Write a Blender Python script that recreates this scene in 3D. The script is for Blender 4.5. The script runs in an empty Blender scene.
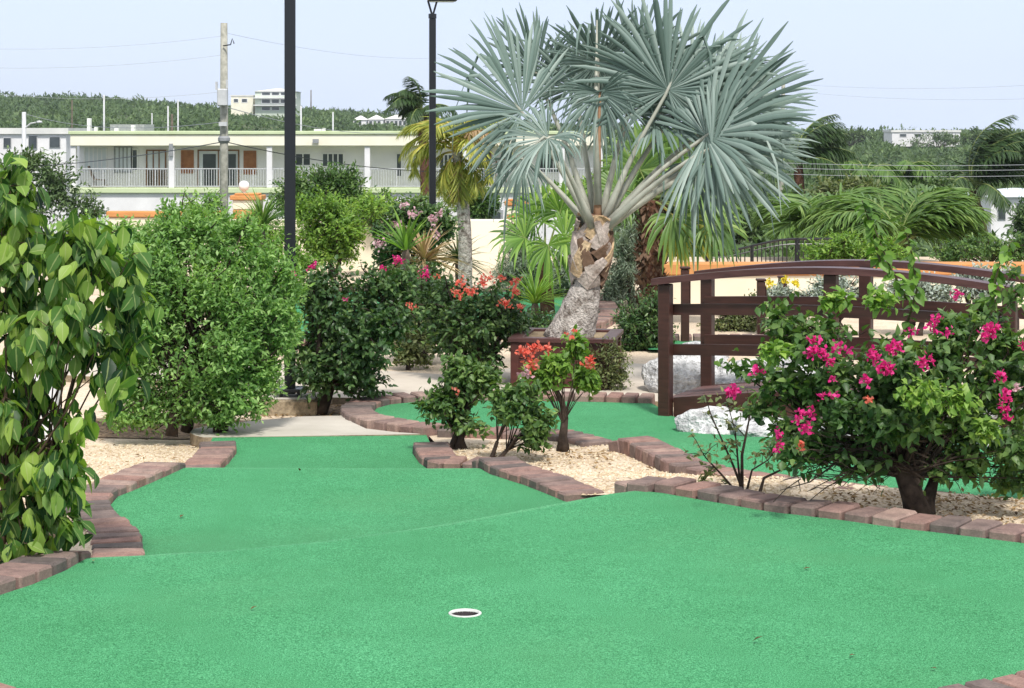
import bpy, math, random
import numpy as np
from mathutils import Vector, Matrix
from mathutils.geometry import delaunay_2d_cdt

F = 2000.0      # focal length in pixels of the 1024 px wide frame
EYE = 1.62      # eye height above the putting green
HOR = 130.0     # eye level in the frame
rng = np.random.default_rng(11)
R = random.Random(5)
HAZE = True
scene = bpy.context.scene
col = scene.collection

def W(px, py, D):
    return Vector(((px - 512) * D / F, D, EYE - (py - HOR) * D / F))
def G(px, py, z):
    D = F * (EYE - z) / (py - HOR)
    return Vector(((px - 512) * D / F, D, z))

# ------------------------------------------------------------------ objects
def tag(o, label=None, cat=None, group=None, kind=None):
    if label: o['label'] = label
    if cat: o['category'] = cat
    if group: o['group'] = group
    if kind: o['kind'] = kind
    return o
def thing(name, loc, label, cat, group=None, rz=0.0):
    o = bpy.data.objects.new(name, None)
    o.empty_display_size = 0.1
    col.objects.link(o)
    o.location = loc
    o.rotation_euler = (0, 0, rz)
    return tag(o, label, cat, group)
def link(name, me, parent=None, loc=None):
    o = bpy.data.objects.new(name, me)
    col.objects.link(o)
    if parent is not None:
        o.parent = parent
    if loc is not None:
        o.location = loc
    return o

def nrm(v):
    v = np.asarray(v, float)
    return v / np.maximum(np.linalg.norm(v, axis=-1, keepdims=True), 1e-9)

class MB:
    """collects geometry for one mesh object"""
    def __init__(s):
        s.v = []; s.f = []; s.m = []; s.cur = 0
    def add(s, vs, fs):
        b = len(s.v)
        s.v.extend([tuple(map(float, p)) for p in vs])
        for f in fs:
            s.f.append(tuple(b + i for i in f)); s.m.append(s.cur)
    def box(s, lo, hi):
        x0, y0, z0 = lo; x1, y1, z1 = hi
        s.add([(x0,y0,z0),(x1,y0,z0),(x1,y1,z0),(x0,y1,z0),(x0,y0,z1),(x1,y0,z1),(x1,y1,z1),(x0,y1,z1)],
              [(0,3,2,1),(4,5,6,7),(0,1,5,4),(1,2,6,5),(2,3,7,6),(3,0,4,7)])
    def bar(s, a, b, w, h, up=(0,0,1)):
        """rectangular bar from a to b, width w (sideways) and height h (along up)"""
        a = Vector(a); b = Vector(b); d = (b - a).normalized()
        u = Vector(up); x = d.cross(u)
        if x.length < 1e-4: x = d.cross(Vector((1,0,0)))
        x.normalize(); u = x.cross(d).normalized()
        vs = []
        for p in (a, b):
            for sx, su in ((-1,-1),(1,-1),(1,1),(-1,1)):
                vs.append(p + x*(sx*w/2) + u*(su*h/2))
        s.add(vs, [(0,1,2,3),(7,6,5,4),(0,4,5,1),(1,5,6,2),(2,6,7,3),(3,7,4,0)])
    def tube(s, pts, radii, n=6, cap=True):
        pts = [Vector(p) for p in pts]
        if not hasattr(radii, '__len__'): radii = [radii]*len(pts)
        vs = []; fs = []
        t = (pts[1]-pts[0]).normalized()
        x = t.orthogonal().normalized()
        for i, p in enumerate(pts):
            if 0 < i < len(pts)-1: t = (pts[i+1]-pts[i-1])
            elif i == 0: t = pts[1]-pts[0]
            else: t = pts[-1]-pts[-2]
            if t.length < 1e-9: t = Vector((0,0,1))
            t.normalize()
            x = (x - t*x.dot(t))
            if x.length < 1e-6: x = t.orthogonal()
            x.normalize(); y = t.cross(x)
            for k in range(n):
                a = 2*math.pi*k/n
                vs.append(p + (x*math.cos(a)+y*math.sin(a))*radii[i])
        for i in range(len(pts)-1):
            for k in range(n):
                k2 = (k+1) % n
                fs.append((i*n+k, i*n+k2, (i+1)*n+k2, (i+1)*n+k))
        if cap:
            fs.append(tuple(range(n-1, -1, -1)))
            fs.append(tuple((len(pts)-1)*n + k for k in range(n)))
        s.add(vs, fs)
    def lathe(s, prof, n=24, c=(0,0,0)):
        vs = []; fs = []
        for r, z in prof:
            for k in range(n):
                a = 2*math.pi*k/n
                vs.append((c[0]+r*math.cos(a), c[1]+r*math.sin(a), c[2]+z))
        for i in range(len(prof)-1):
            for k in range(n):
                k2 = (k+1) % n
                fs.append((i*n+k, i*n+k2, (i+1)*n+k2, (i+1)*n+k))
        s.add(vs, fs)
    def prism(s, poly, z0, z1):
        n = len(poly)
        vs = [(x,y,z0) for x,y in poly] + [(x,y,z1) for x,y in poly]
        s.add(vs, [tuple(range(n-1,-1,-1)), tuple(range(n,2*n))] + [(i,(i+1)%n,n+(i+1)%n,n+i) for i in range(n)])
    def mesh(s, name, mats, smooth=False, bevel=0.0):
        me = bpy.data.meshes.new(name)
        me.from_pydata(s.v, [], s.f)
        if not isinstance(mats, (list, tuple)): mats = [mats]
        for m in mats: me.materials.append(m)
        if len(mats) > 1: me.polygons.foreach_set('material_index', s.m)
        if bevel:
            import bmesh
            bm = bmesh.new(); bm.from_mesh(me)
            bmesh.ops.bevel(bm, geom=bm.edges[:], offset=bevel, segments=1, affect='EDGES', clamp_overlap=True)
            bm.to_mesh(me); bm.free()
        if smooth: me.polygons.foreach_set('use_smooth', [True]*len(me.polygons))
        me.update()
        return me
    def build(s, name, mats, parent=None, smooth=False, bevel=0.0, loc=None):
        return link(name, s.mesh(name, mats, smooth, bevel), parent, loc)

def raw_mesh(name, V, loops, starts, mat, tint=None, smooth=False):
    me = bpy.data.meshes.new(name)
    me.vertices.add(len(V)); me.vertices.foreach_set('co', np.asarray(V, np.float32).ravel())
    me.loops.add(len(loops)); me.loops.foreach_set('vertex_index', np.asarray(loops, np.int32))
    me.polygons.add(len(starts)); me.polygons.foreach_set('loop_start', np.asarray(starts, np.int32))
    me.update(calc_edges=True)
    if tint is not None:
        at = me.attributes.new('tint', 'FLOAT', 'POINT'); at.data.foreach_set('value', np.asarray(tint, np.float32))
    if smooth: me.polygons.foreach_set('use_smooth', [True]*len(starts))
    me.materials.append(mat)
    return me

# ------------------------------------------------------------------ leaf templates: x sideways, y along the leaf, z out of the blade
def leaf_template(stations, fold=0.15, droop=0.2):
    v = []; f = []
    n = len(stations)
    idx = []
    for t, w in stations:
        z = -droop*t*t
        if w == 0:
            idx.append((len(v),)*3); v.append((0, t, z))
        else:
            b = len(v)
            v += [(-w, t, z+fold*w), (0, t, z), (w, t, z+fold*w)]
            idx.append((b, b+1, b+2))
    for i in range(n-1):
        a, b = idx[i], idx[i+1]
        for k in (0, 1):
            q = [a[k], a[k+1], b[k+1], b[k]]
            out = []
            for x in q:
                if x not in out: out.append(x)
            f.append(tuple(out))
    return np.array(v, float), f
T_BROAD = leaf_template([(0,0),(.12,.13),(.35,.29),(.6,.28),(.84,.13),(1,0)], .3, .25)
T_BOUG = leaf_template([(0,0),(.3,.3),(.65,.22),(1,0)], .35, .25)
T_SMALL = leaf_template([(0,0),(.45,.22),(1,0)], .35, .15)
T_NARROW = leaf_template([(0,0),(.4,.09),(1,0)], .3, .2)
T_PETAL = leaf_template([(0,0.0),(.5,.42),(1,.12)], .5, -.3)

def leaves(name, T, pos, d, n, size, mat, tint):
    tv, tf = T
    pos = np.asarray(pos, float); d = nrm(d); n = np.asarray(n, float)
    n = nrm(n - d*np.sum(n*d, 1, keepdims=True)); x = np.cross(d, n)
    N = len(pos); K = len(tv); size = np.asarray(size, float).reshape(N,1,1)
    V = pos[:,None,:] + size*(tv[None,:,0,None]*x[:,None,:] + tv[None,:,1,None]*d[:,None,:] + tv[None,:,2,None]*n[:,None,:])
    lt = np.concatenate([np.array(f) for f in tf]); cnt = np.array([len(f) for f in tf])
    loops = (lt[None,:] + (np.arange(N)*K)[:,None]).ravel()
    st = np.concatenate([[0], np.cumsum(cnt)[:-1]])
    starts = (st[None,:] + (np.arange(N)*len(lt))[:,None]).ravel()
    me = raw_mesh(name, V.reshape(-1,3), loops, starts, mat, np.repeat(np.asarray(tint), K), smooth=True)
    if T is T_BROAD:
        at = me.attributes.new('rib', 'FLOAT', 'POINT'); at.data.foreach_set('value', np.tile((np.abs(tv[:,0]) < 1e-6).astype(np.float32), N))
    return me

# ------------------------------------------------------------------ materials
def new_mat(name):
    m = bpy.data.materials.new(name); m.use_nodes = True
    nt = m.node_tree; nt.nodes.clear()
    return m, nt, nt.nodes, nt.links
def node(nt, typ, **kw):
    n = nt.nodes.new(typ)
    for k, v in kw.items(): setattr(n, k, v)
    return n
def ramp(nt, stops, fac):
    r = node(nt, 'ShaderNodeValToRGB')
    e = r.color_ramp.elements
    e[0].position, e[0].color = stops[0][0], (*stops[0][1], 1)
    e[1].position, e[1].color = stops[-1][0], (*stops[-1][1], 1)
    for p, c in stops[1:-1]:
        k = e.new(p); k.color = (*c, 1)
    nt.links.new(fac, r.inputs[0]); return r.outputs[0]
def noise(nt, scale, detail=3, rough=.55, vec=None, dist=0):
    n = node(nt, 'ShaderNodeTexNoise'); n.inputs['Scale'].default_value = scale
    n.inputs['Detail'].default_value = detail; n.inputs['Roughness'].default_value = rough
    n.inputs['Distortion'].default_value = dist
    if vec is None:
        g = node(nt, 'ShaderNodeNewGeometry'); vec = g.outputs['Position']
    nt.links.new(vec, n.inputs['Vector']); return n.outputs['Fac']
def mixc(nt, a, b, fac, mode='MIX'):
    m = node(nt, 'ShaderNodeMix', data_type='RGBA', blend_type=mode)
    for s, v in ((m.inputs[0], fac), (m.inputs[6], a), (m.inputs[7], b)):
        if hasattr(v, 'links'): nt.links.new(v, s)
        elif isinstance(v, (int, float)): s.default_value = v
        else: s.default_value = (*v, 1)
    return m.outputs[2]
def finish(m, nt, color, rough=.7, spec=.3, bump=None, bstr=.3, bdist=.01, metal=0):
    p = node(nt, 'ShaderNodeBsdfPrincipled'); o = node(nt, 'ShaderNodeOutputMaterial')
    if hasattr(color, 'links'): nt.links.new(color, p.inputs['Base Color'])
    else: p.inputs['Base Color'].default_value = (*color, 1)
    p.inputs['Roughness'].default_value = rough; p.inputs['Specular IOR Level'].default_value = spec
    p.inputs['Metallic'].default_value = metal
    if bump is not None:
        b = node(nt, 'ShaderNodeBump'); b.inputs['Strength'].default_value = bstr; b.inputs['Distance'].default_value = bdist
        nt.links.new(bump, b.inputs['Height']); nt.links.new(b.outputs[0], p.inputs['Normal'])
    nt.links.new(p.outputs[0], o.inputs[0]); return m
def mottled(name, c0, c1, scale=6, detail=5, rough=.7, spec=.3, bstr=.15, bdist=.01, obj=True, lo=.35, hi=.65, fine=None):
    m, nt, N, L = new_mat(name)
    vec = node(nt, 'ShaderNodeTexCoord').outputs['Object'] if obj else None
    f = noise(nt, scale, detail, .6, vec)
    c = ramp(nt, [(lo, c0), (hi, c1)], f)
    b = f
    if fine:
        f2 = noise(nt, fine, 2, .6, vec)
        c = mixc(nt, c, ramp(nt, [(.3,(.6,.6,.6)),(.7,(1.25,1.25,1.25))], f2), .8, 'MULTIPLY'); b = f2
    return finish(m, nt, c, rough, spec, b, bstr, bdist)
def leaf_mat(name, stops, rough=.45, spec=.4, trans=.3, tcol=None, rib=None):
    m, nt, N, L = new_mat(name)
    a = node(nt, 'ShaderNodeAttribute', attribute_name='tint')
    c = ramp(nt, stops, a.outputs['Fac'])
    if rib:
        ra = node(nt, 'ShaderNodeAttribute', attribute_name='rib')
        c = mixc(nt, c, rib, ramp(nt, [(.86,(0,0,0)),(.97,(.6,.6,.6))], ra.outputs['Fac']))
    p = node(nt, 'ShaderNodeBsdfPrincipled'); L.new(c, p.inputs['Base Color'])
    p.inputs['Roughness'].default_value = rough; p.inputs['Specular IOR Level'].default_value = spec
    t = node(nt, 'ShaderNodeBsdfTranslucent')
    L.new(mixc(nt, c, tcol or (1.5,1.6,.6), 1.0, 'MULTIPLY'), t.inputs['Color'])
    mx = node(nt, 'ShaderNodeMixShader'); mx.inputs[0].default_value = trans
    L.new(p.outputs[0], mx.inputs[1]); L.new(t.outputs[0], mx.inputs[2])
    o = node(nt, 'ShaderNodeOutputMaterial'); L.new(mx.outputs[0], o.inputs[0]); return m

M = {}
def turf_mat():
    m, nt, N, L = new_mat('artificial_turf')
    f = noise(nt, 230, 2, .8)
    f3 = noise(nt, 75, 2, .6)
    big = noise(nt, 1.1, 4, .6)
    c = ramp(nt, [(.36,(.007,.090,.029)),(.5,(.046,.260,.099)),(.64,(.136,.478,.222))], f)
    c = mixc(nt, c, ramp(nt, [(.32,(.86,.89,.86)),(.68,(1.13,1.09,1.13))], f3), 1, 'MULTIPLY')
    c = mixc(nt, c, ramp(nt, [(.33,(.90,.93,.90)),(.67,(1.08,1.05,1.08))], big), 1, 'MULTIPLY')
    mid = noise(nt, 6, 3, .6)
    c = mixc(nt, c, ramp(nt, [(.35,(.93,.95,.93)),(.65,(1.06,1.03,1.05))], mid), 1, 'MULTIPLY')
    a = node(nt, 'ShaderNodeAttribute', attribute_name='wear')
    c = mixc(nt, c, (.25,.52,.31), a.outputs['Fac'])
    st = noise(nt, .75, 5, .65, None, .6)
    c = mixc(nt, c, (.085,.27,.115), ramp(nt, [(.52,(0,0,0)),(.72,(.42,.42,.42))], st))
    d = node(nt, 'ShaderNodeAttribute', attribute_name='ridge_shade')
    c = mixc(nt, c, (.05,.17,.075), d.outputs['Fac'])  # darker band beyond each ridge step: shade painted into the turf colour
    finish(m, nt, c, .85, .12, f, .5, .006)
    for nd in nt.nodes:
        if nd.type == 'BSDF_PRINCIPLED':
            nd.inputs['Sheen Weight'].default_value = .12; nd.inputs['Sheen Roughness'].default_value = .4; nd.inputs['Sheen Tint'].default_value = (.6,1,.75,1)
    return m
M['turf'] = turf_mat()
def gravel_mat(name, c0, c1, c2, scale=75):
    m, nt, N, L = new_mat(name)
    g = node(nt, 'ShaderNodeNewGeometry').outputs['Position']
    v = node(nt, 'ShaderNodeTexVoronoi'); v.inputs['Scale'].default_value = scale; L.new(g, v.inputs['Vector'])
    sep = node(nt, 'ShaderNodeSeparateColor'); L.new(v.outputs['Color'], sep.inputs[0])
    c = ramp(nt, [(.05,c0),(.5,c1),(.95,c2)], sep.outputs[0])
    big = noise(nt, 2.2, 4, .6)
    c = mixc(nt, c, ramp(nt, [(.35,(.82,.8,.76)),(.62,(1.06,1.05,1.03))], big), 1, 'MULTIPLY')
    return finish(m, nt, c, .9, .2, v.outputs['Distance'], -.5, .008)
M['gravel'] = gravel_mat('gravel', (.52,.41,.30),(.63,.515,.395),(.72,.62,.50), 130)
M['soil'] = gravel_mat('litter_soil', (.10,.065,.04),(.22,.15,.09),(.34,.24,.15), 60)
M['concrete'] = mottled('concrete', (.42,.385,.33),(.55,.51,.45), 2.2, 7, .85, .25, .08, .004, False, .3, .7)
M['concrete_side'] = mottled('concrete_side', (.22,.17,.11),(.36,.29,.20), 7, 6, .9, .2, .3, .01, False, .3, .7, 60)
M['path'] = mottled('path_concrete', (.47,.41,.34),(.60,.54,.46), 1.6, 7, .85, .25, .08, .004, False, .3, .7)

def brick_mat():
    m, nt, N, L = new_mat('brick_paver')
    oi = node(nt, 'ShaderNodeObjectInfo')
    tc = node(nt, 'ShaderNodeTexCoord')
    ad = node(nt, 'ShaderNodeVectorMath', operation='ADD'); L.new(tc.outputs['Object'], ad.inputs[0])
    sc = node(nt, 'ShaderNodeVectorMath', operation='SCALE'); cb = node(nt, 'ShaderNodeCombineXYZ')
    L.new(oi.outputs['Random'], cb.inputs[0]); L.new(oi.outputs['Random'], cb.inputs[2]); L.new(cb.outputs[0], sc.inputs[0]); sc.inputs['Scale'].default_value = 37
    L.new(sc.outputs[0], ad.inputs[1])
    c = ramp(nt, [(0,(.105,.09,.085)),(.2,(.19,.145,.13)),(.45,(.245,.165,.145)),(.75,(.285,.17,.14)),(1,(.32,.235,.20))], oi.outputs['Random'])
    f = noise(nt, 14, 6, .65, ad.outputs[0]); f2 = noise(nt, 140, 3, .7, ad.outputs[0])
    c = mixc(nt, c, ramp(nt, [(.3,(.66,.66,.68)),(.7,(1.25,1.22,1.2))], f), 1, 'MULTIPLY')
    c = mixc(nt, c, ramp(nt, [(.3,(.8,.8,.8)),(.7,(1.2,1.2,1.2))], f2), 1, 'MULTIPLY')
    return finish(m, nt, c, .85, .25, f2, .4, .004)
M['brick'] = brick_mat()

def wood_mat(name, c0, c1, rough=.45):
    m, nt, N, L = new_mat(name)
    tc = node(nt, 'ShaderNodeTexCoord'); mp = node(nt, 'ShaderNodeMapping'); mp.inputs['Scale'].default_value = (3, 30, 30)
    L.new(tc.outputs['Object'], mp.inputs[0])
    f = noise(nt, 1.5, 5, .6, mp.outputs[0])
    c = ramp(nt, [(.3,c0),(.7,c1)], f)
    f2 = noise(nt, 4, 4, .6)
    c = mixc(nt, c, ramp(nt, [(.3,(.8,.8,.8)),(.7,(1.2,1.15,1.15))], f2), 1, 'MULTIPLY')
    return finish(m, nt, c, rough, .4, f, .25, .004)
M['bridge'] = wood_mat('stained_wood', (.031,.012,.009),(.068,.026,.019))
M['deck'] = wood_mat('deck_wood', (.09,.045,.04),(.16,.085,.075), .6)
M['planter'] = wood_mat('planter_wood', (.050,.014,.011),(.085,.026,.02))
M['rail_top'] = wood_mat('worn_handrail', (.055,.022,.021),(.105,.047,.043), .38)
M['bark'] = mottled('bark', (.05,.04,.03),(.15,.12,.09), 18, 6, .9, .2, .6, .02)
M['dark_bark'] = mottled('dark_bark', (.025,.018,.014),(.075,.055,.042), 18, 6, .9, .2, .6, .02)
M['twig'] = mottled('twig', (.05,.03,.02),(.10,.065,.045), 20, 3, .8, .2, .2, .01)
M['green_stem'] = mottled('green_stem', (.06,.06,.025),(.12,.11,.05), 20, 3, .7, .3, .2, .01)
M['black_metal'] = finish(*new_mat('black_metal')[:2], (.010,.011,.014), .35, .5)
M['grey_metal'] = mottled('grey_metal', (.22,.23,.24),(.32,.33,.34), 8, 4, .5, .5, .05)
M['light_metal'] = mottled('light_metal', (.48,.49,.50),(.58,.59,.60), 8, 4, .5, .5, .05)
M['pole_wood'] = mottled('weathered_pole', (.25,.25,.21),(.42,.41,.35), 9, 6, .9, .2, .3, .02)
M['far_pole'] = mottled('far_pole', (.10,.08,.06),(.16,.13,.10), 5, 4, .9, .2, .3, .02)
M['white_rock'] = mottled('white_rock', (.30,.30,.31),(.68,.68,.68), 7, 8, .85, .25, .8, .05, True, .32, .52, 30)
M['plastic_white'] = mottled('white_plastic', (.52,.53,.50),(.68,.69,.66), 30, 3, .5, .4, .05)
M['liner'] = mottled('cup_liner', (.05,.042,.045),(.09,.075,.08), 30, 3, .6, .3, .05)
M['cream_wall'] = mottled('cream_render', (.74,.67,.52),(.82,.77,.63), 1.2, 6, .9, .2, .1, .01, False, .3, .7)
M['orange'] = mottled('orange_render', (.50,.22,.075),(.62,.30,.12), 2, 6, .85, .2, .1, .01, False, .3, .7)
M['white_paint'] = mottled('white_paint', (.70,.69,.70),(.80,.79,.80), .8, 5, .8, .25, .05, .01, False)
M['lilac_paint'] = mottled('pale_wall_paint', (.74,.715,.74),(.82,.795,.815), .8, 5, .8, .25, .05, .01, False)
M['cream_paint'] = mottled('cream_fascia', (.82,.77,.62),(.88,.84,.71), .8, 5, .8, .25, .05, .01, False)
M['green_paint'] = mottled('pale_green_paint', (.52,.60,.36),(.60,.68,.44), .8, 5, .8, .25, .05, .01, False)
M['brown_wood'] = mottled('brown_joinery', (.16,.075,.03),(.26,.13,.06), 3, 5, .6, .3, .1)
M['shutter'] = mottled('orange_shutter', (.26,.10,.035),(.40,.17,.07), 3, 5, .6, .3, .1)
M['glass'] = mottled('dark_glass', (.035,.045,.05),(.07,.085,.09), .6, 3, .08, .6, 0)
M['pale_glass'] = mottled('pale_louvre', (.55,.58,.61),(.68,.71,.74), .7, 3, .3, .5, 0)
M['roof_pale'] = mottled('pale_roof', (.62,.62,.60),(.74,.73,.70), 1, 4, .8, .2, .05)
M['roof_blue'] = mottled('pale_blue_roof', (.55,.62,.66),(.66,.72,.76), 1, 4, .7, .3, .05)
M['mint_paint'] = mottled('pale_mint_paint', (.55,.62,.52),(.64,.70,.60), 1, 4, .8, .2, .05)
M['wire'] = finish(*new_mat('cable')[:2], (.40,.41,.43), .6, .3)
M['globe'] = finish(*new_mat('globe_glass')[:2], (.80,.80,.78), .3, .5)
M['hill'] = mottled('hill_ground', (.05,.075,.035),(.12,.14,.07), .12, 8, .95, .1, .3, .2, False)
M['site_soil'] = mottled('site_soil', (.20,.14,.085),(.38,.30,.20), 1.5, 8, .95, .1, .3, .02, False, .3, .7, 40)

def lm(name, dark, mid, light, **k):
    M[name] = leaf_mat(name, [(0,dark),(.5,mid),(1,light)], **k)
lm('leaf_big', (.012,.045,.016),(.078,.18,.034),(.32,.46,.09), rough=.48, spec=.35, trans=.38, rib=(.42,.50,.20))
lm('leaf_fine', (.055,.14,.032),(.175,.33,.09),(.38,.55,.20), rough=.5, trans=.36)
lm('leaf_dark', (.022,.06,.02),(.055,.12,.036),(.17,.26,.085), rough=.42, trans=.25)
lm('leaf_boug', (.026,.07,.02),(.078,.158,.043),(.23,.34,.10), rough=.45, trans=.32)
lm('leaf_bright', (.05,.12,.018),(.15,.285,.045),(.33,.47,.10), rough=.5, trans=.32)
lm('leaf_yellow', (.10,.15,.03),(.26,.29,.06),(.48,.42,.10), rough=.5, trans=.3)
lm('leaf_olive', (.08,.12,.08),(.18,.235,.17),(.32,.38,.29), rough=.6, trans=.18)
lm('leaf_silver', (.22,.28,.24),(.36,.42,.38),(.50,.55,.51), rough=.65, trans=.15)
lm('leaf_khaki', (.06,.09,.03),(.13,.165,.06),(.24,.26,.11), rough=.55, trans=.25)
lm('leaf_far', (.035,.075,.025),(.085,.145,.05),(.18,.255,.10), rough=.6, trans=.25)
lm('bract_pink', (.50,.012,.14),(.70,.03,.24),(.85,.12,.36), rough=.6, spec=.15, trans=.35, tcol=(1.1,.8,1.0))
lm('bract_red', (.68,.09,.07),(.80,.19,.13),(.86,.42,.33), rough=.6, spec=.15, trans=.35, tcol=(1.1,.9,.9))
lm('bract_pale', (.55,.30,.36),(.70,.45,.50),(.78,.62,.62), rough=.6, spec=.15, trans=.3, tcol=(1,.95,.95))
lm('petal_yellow', (.65,.50,.03),(.80,.66,.05),(.85,.75,.15), rough=.6, spec=.15, trans=.3, tcol=(1,1,.8))
lm('leaf_litter', (.10,.055,.025),(.24,.15,.07),(.42,.29,.15), rough=.8, spec=.15, trans=.1)
lm('pebble', (.40,.29,.18),(.58,.46,.31),(.74,.65,.50), rough=.9, spec=.2, trans=0)
lm('palm_silver', (.075,.12,.098),(.165,.235,.205),(.34,.415,.375), rough=.5, spec=.35, trans=.15, tcol=(1.1,1.2,.9))
lm('palm_green', (.045,.105,.025),(.12,.22,.05),(.26,.36,.11), rough=.42, trans=.22)
lm('palm_dark', (.022,.05,.016),(.05,.10,.03),(.13,.19,.06), rough=.45, trans=.15)
lm('palm_yellow', (.12,.17,.03),(.33,.36,.07),(.64,.58,.15), rough=.5, trans=.25)
lm('palm_dry', (.20,.13,.06),(.36,.25,.13),(.50,.38,.22), rough=.7, trans=.15)
M['petiole'] = mottled('palm_petiole', (.30,.31,.255),(.46,.46,.39), 6, 4, .5, .35, .1)
M['petiole_brown'] = mottled('palm_petiole_brown', (.28,.15,.08),(.42,.26,.16), 6, 4, .6, .3, .1)
M['petiole_green'] = mottled('palm_petiole_green', (.14,.19,.05),(.24,.28,.09), 6, 4, .5, .35, .1)
M['petiole_yellow'] = mottled('palm_petiole_yellow', (.42,.30,.06),(.58,.42,.10), 6, 4, .5, .35, .1)
M['palm_trunk'] = mottled('palm_trunk', (.15,.12,.10),(.52,.47,.43), 16, 8, .9, .2, .9, .03, True, .36, .56, 60)
M['boot_a'] = mottled('palm_boot_tan', (.36,.23,.12),(.58,.43,.27), 9, 6, .8, .25, .6, .01, True, .3, .6, 50)
M['boot_b'] = mottled('palm_boot_grey', (.22,.165,.135),(.52,.44,.39), 9, 6, .85, .2, .6, .01, True, .3, .6, 50)
M['boot_c'] = mottled('palm_boot_brown', (.09,.052,.032),(.20,.125,.085), 7, 6, .85, .2, .5, .01)
M['fibre'] = mottled('palm_fibre', (.055,.024,.016),(.17,.085,.055), 20, 6, .9, .15, .8, .03)
# ------------------------------------------------------------------ sheets of ground
def pip(poly, x, y):
    c = False; n = len(poly); j = n-1
    for i in range(n):
        xi, yi = poly[i]; xj, yj = poly[j]
        if (yi > y) != (yj > y) and x < (xj-xi)*(y-yi)/(yj-yi) + xi: c = not c
        j = i
    return c
def densify(poly, step):
    out = []
    for i in range(len(poly)):
        a = poly[i]; b = poly[(i+1) % len(poly)]
        n = max(1, int(math.hypot(b[0]-a[0], b[1]-a[1])/step))
        for k in range(n): out.append((a[0]+(b[0]-a[0])*k/n, a[1]+(b[1]-a[1])*k/n))
    return out
def sheet(name, outer, holes, zf, step, mat, xs=None, ys=None, smooth=True, seg=None, extra=None):
    loops = [densify(outer, seg or step)] + [densify(h, seg or step) for h in holes]
    pts = []; edges = []
    for lp in loops:
        b = len(pts); pts += lp
        edges += [(b+i, b+(i+1) % len(lp)) for i in range(len(lp))]
    ax = [p[0] for p in outer]; ay = [p[1] for p in outer]
    gx = xs if xs is not None else np.arange(min(ax), max(ax), step)
    gy = ys if ys is not None else np.arange(min(ay), max(ay), step)
    for i, y in enumerate(gy):
        for x in gx:
            p = (x + (step*.5 if i % 2 else 0), y)
            if pip(outer, *p) and not any(pip(h, *p) for h in holes): pts.append(p)
    for p in (extra or []):
        if pip(outer, *p) and not any(pip(h, *p) for h in holes): pts.append(p)
    v, e, f, *_ = delaunay_2d_cdt([Vector(p) for p in pts], edges, [], 0, 1e-6)
    fs = []
    for t in f:
        cx = sum(v[i][0] for i in t)/len(t); cy = sum(v[i][1] for i in t)/len(t)
        if pip(outer, cx, cy) and not any(pip(h, cx, cy) for h in holes): fs.append(tuple(t))
    me = bpy.data.meshes.new(name)
    me.from_pydata([(p[0], p[1], zf(p[0], p[1])) for p in v], [], fs)
    me.materials.append(mat)
    # faces up
    import bmesh
    bm = bmesh.new(); bm.from_mesh(me)
    for fc in bm.faces:
        fc.normal_update()
        if fc.normal.z < 0: fc.normal_flip()
    bmesh.ops.delete(bm, geom=[q for q in bm.verts if not q.link_faces], context='VERTS')
    bm.to_mesh(me); bm.free()
    if smooth: me.polygons.foreach_set('use_smooth', [True]*len(me.polygons))
    return link(name, me)

# edges of the putting lane, as (frame x, frame y, turf level): bottom inner edge of the bricks
RUN_A = [(-60,618,0),(0,594,0),(32,584,0),(66,570,0),(92,555,0)]
RUN_B = [(144,567,-.07),(143,556,-.07),(142,547,-.07),(137,536,-.07),(123,525,-.07),(113,516,-.07),(110,506,-.07),(118,497,-.07),(138,489,-.07),(163,478,-.07),(187,467,-.07)]
RUN_C = [(217,478,-.14),(219,473,-.14),(230,462,-.14),(236,454,-.14),(236,447,-.14)]
RUN_D = [(413,449,-.14),(414,455,-.14),(419,462,-.14),(428,469,-.14),(448,470.5,-.14),(464,470,-.14),(477,472,-.14)]
RUN_E = [(471,463,-.07),(490,474,-.07),(524,485,-.07),(544,493,-.07),(566,502,-.07)]
RUN_F = [(613,492.8,-.035),(622,491.4,-.012),(634,491.1,0),(646,491.6,0),(662,493.2,0),(700,500,0),(768,512,0),(843,521,0),(900,529,0),(960,536,0),(1024,544,0),(1110,557,0),(1190,572,0),(1235,590,0),(1240,606,0)]
RUN_G = [(1238,612,0),(1190,626,0),(1110,643,0),(1060,655,0),(1024,665,0),(993,672,0),(959,679,0),(924,685,0),(895,690,0),(820,700,0),(720,707,0),(512,711,0),(250,705,0),(120,697,0),(43,688,0),(16,682,0),(0,676,0),(-40,664,0)]
def xy(run): return [tuple(G(*p)[:2]) for p in run]
RUN_GW = [tuple(G(p[0],p[1],.055)[:2]) for p in RUN_G]     # the far top edge of these bricks is what shows
FAIR = xy(RUN_A) + xy(RUN_B) + xy(RUN_C) + xy([(209,447,-.14),(213,437,-.14),(426,434,-.14),(432,446,-.14)]) + xy(RUN_D) + xy(RUN_E) + xy(RUN_F) + RUN_GW
RIDGE = sorted(xy([(143,556,0),(240,550,0),(330,541,0),(450,523,0),(562,503,0),(612,494,0)]))
RX = [p[0] for p in RIDGE]; RY = [p[1] for p in RIDGE]
def lerp_tab(x, X, Y):
    return float(np.interp(x, X, Y))
def ridge1(x): return lerp_tab(x, [-3]+RX+[3], [7.3]+RY+[10.5])
def fair_z(x, y):
    r1 = ridge1(x)
    a = min(1, max(0, (y-r1)/.30)); b = min(1, max(0, (y-10.0)/.30))
    und = .006*math.sin(x*2.1+y*1.3) if y < r1 else .004*math.sin(x*2.7)
    return -.07*a - .07*b + und*.6
CUPP = G(465, 614.5, 0); CUPP.z = fair_z(CUPP.x, CUPP.y)
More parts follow.
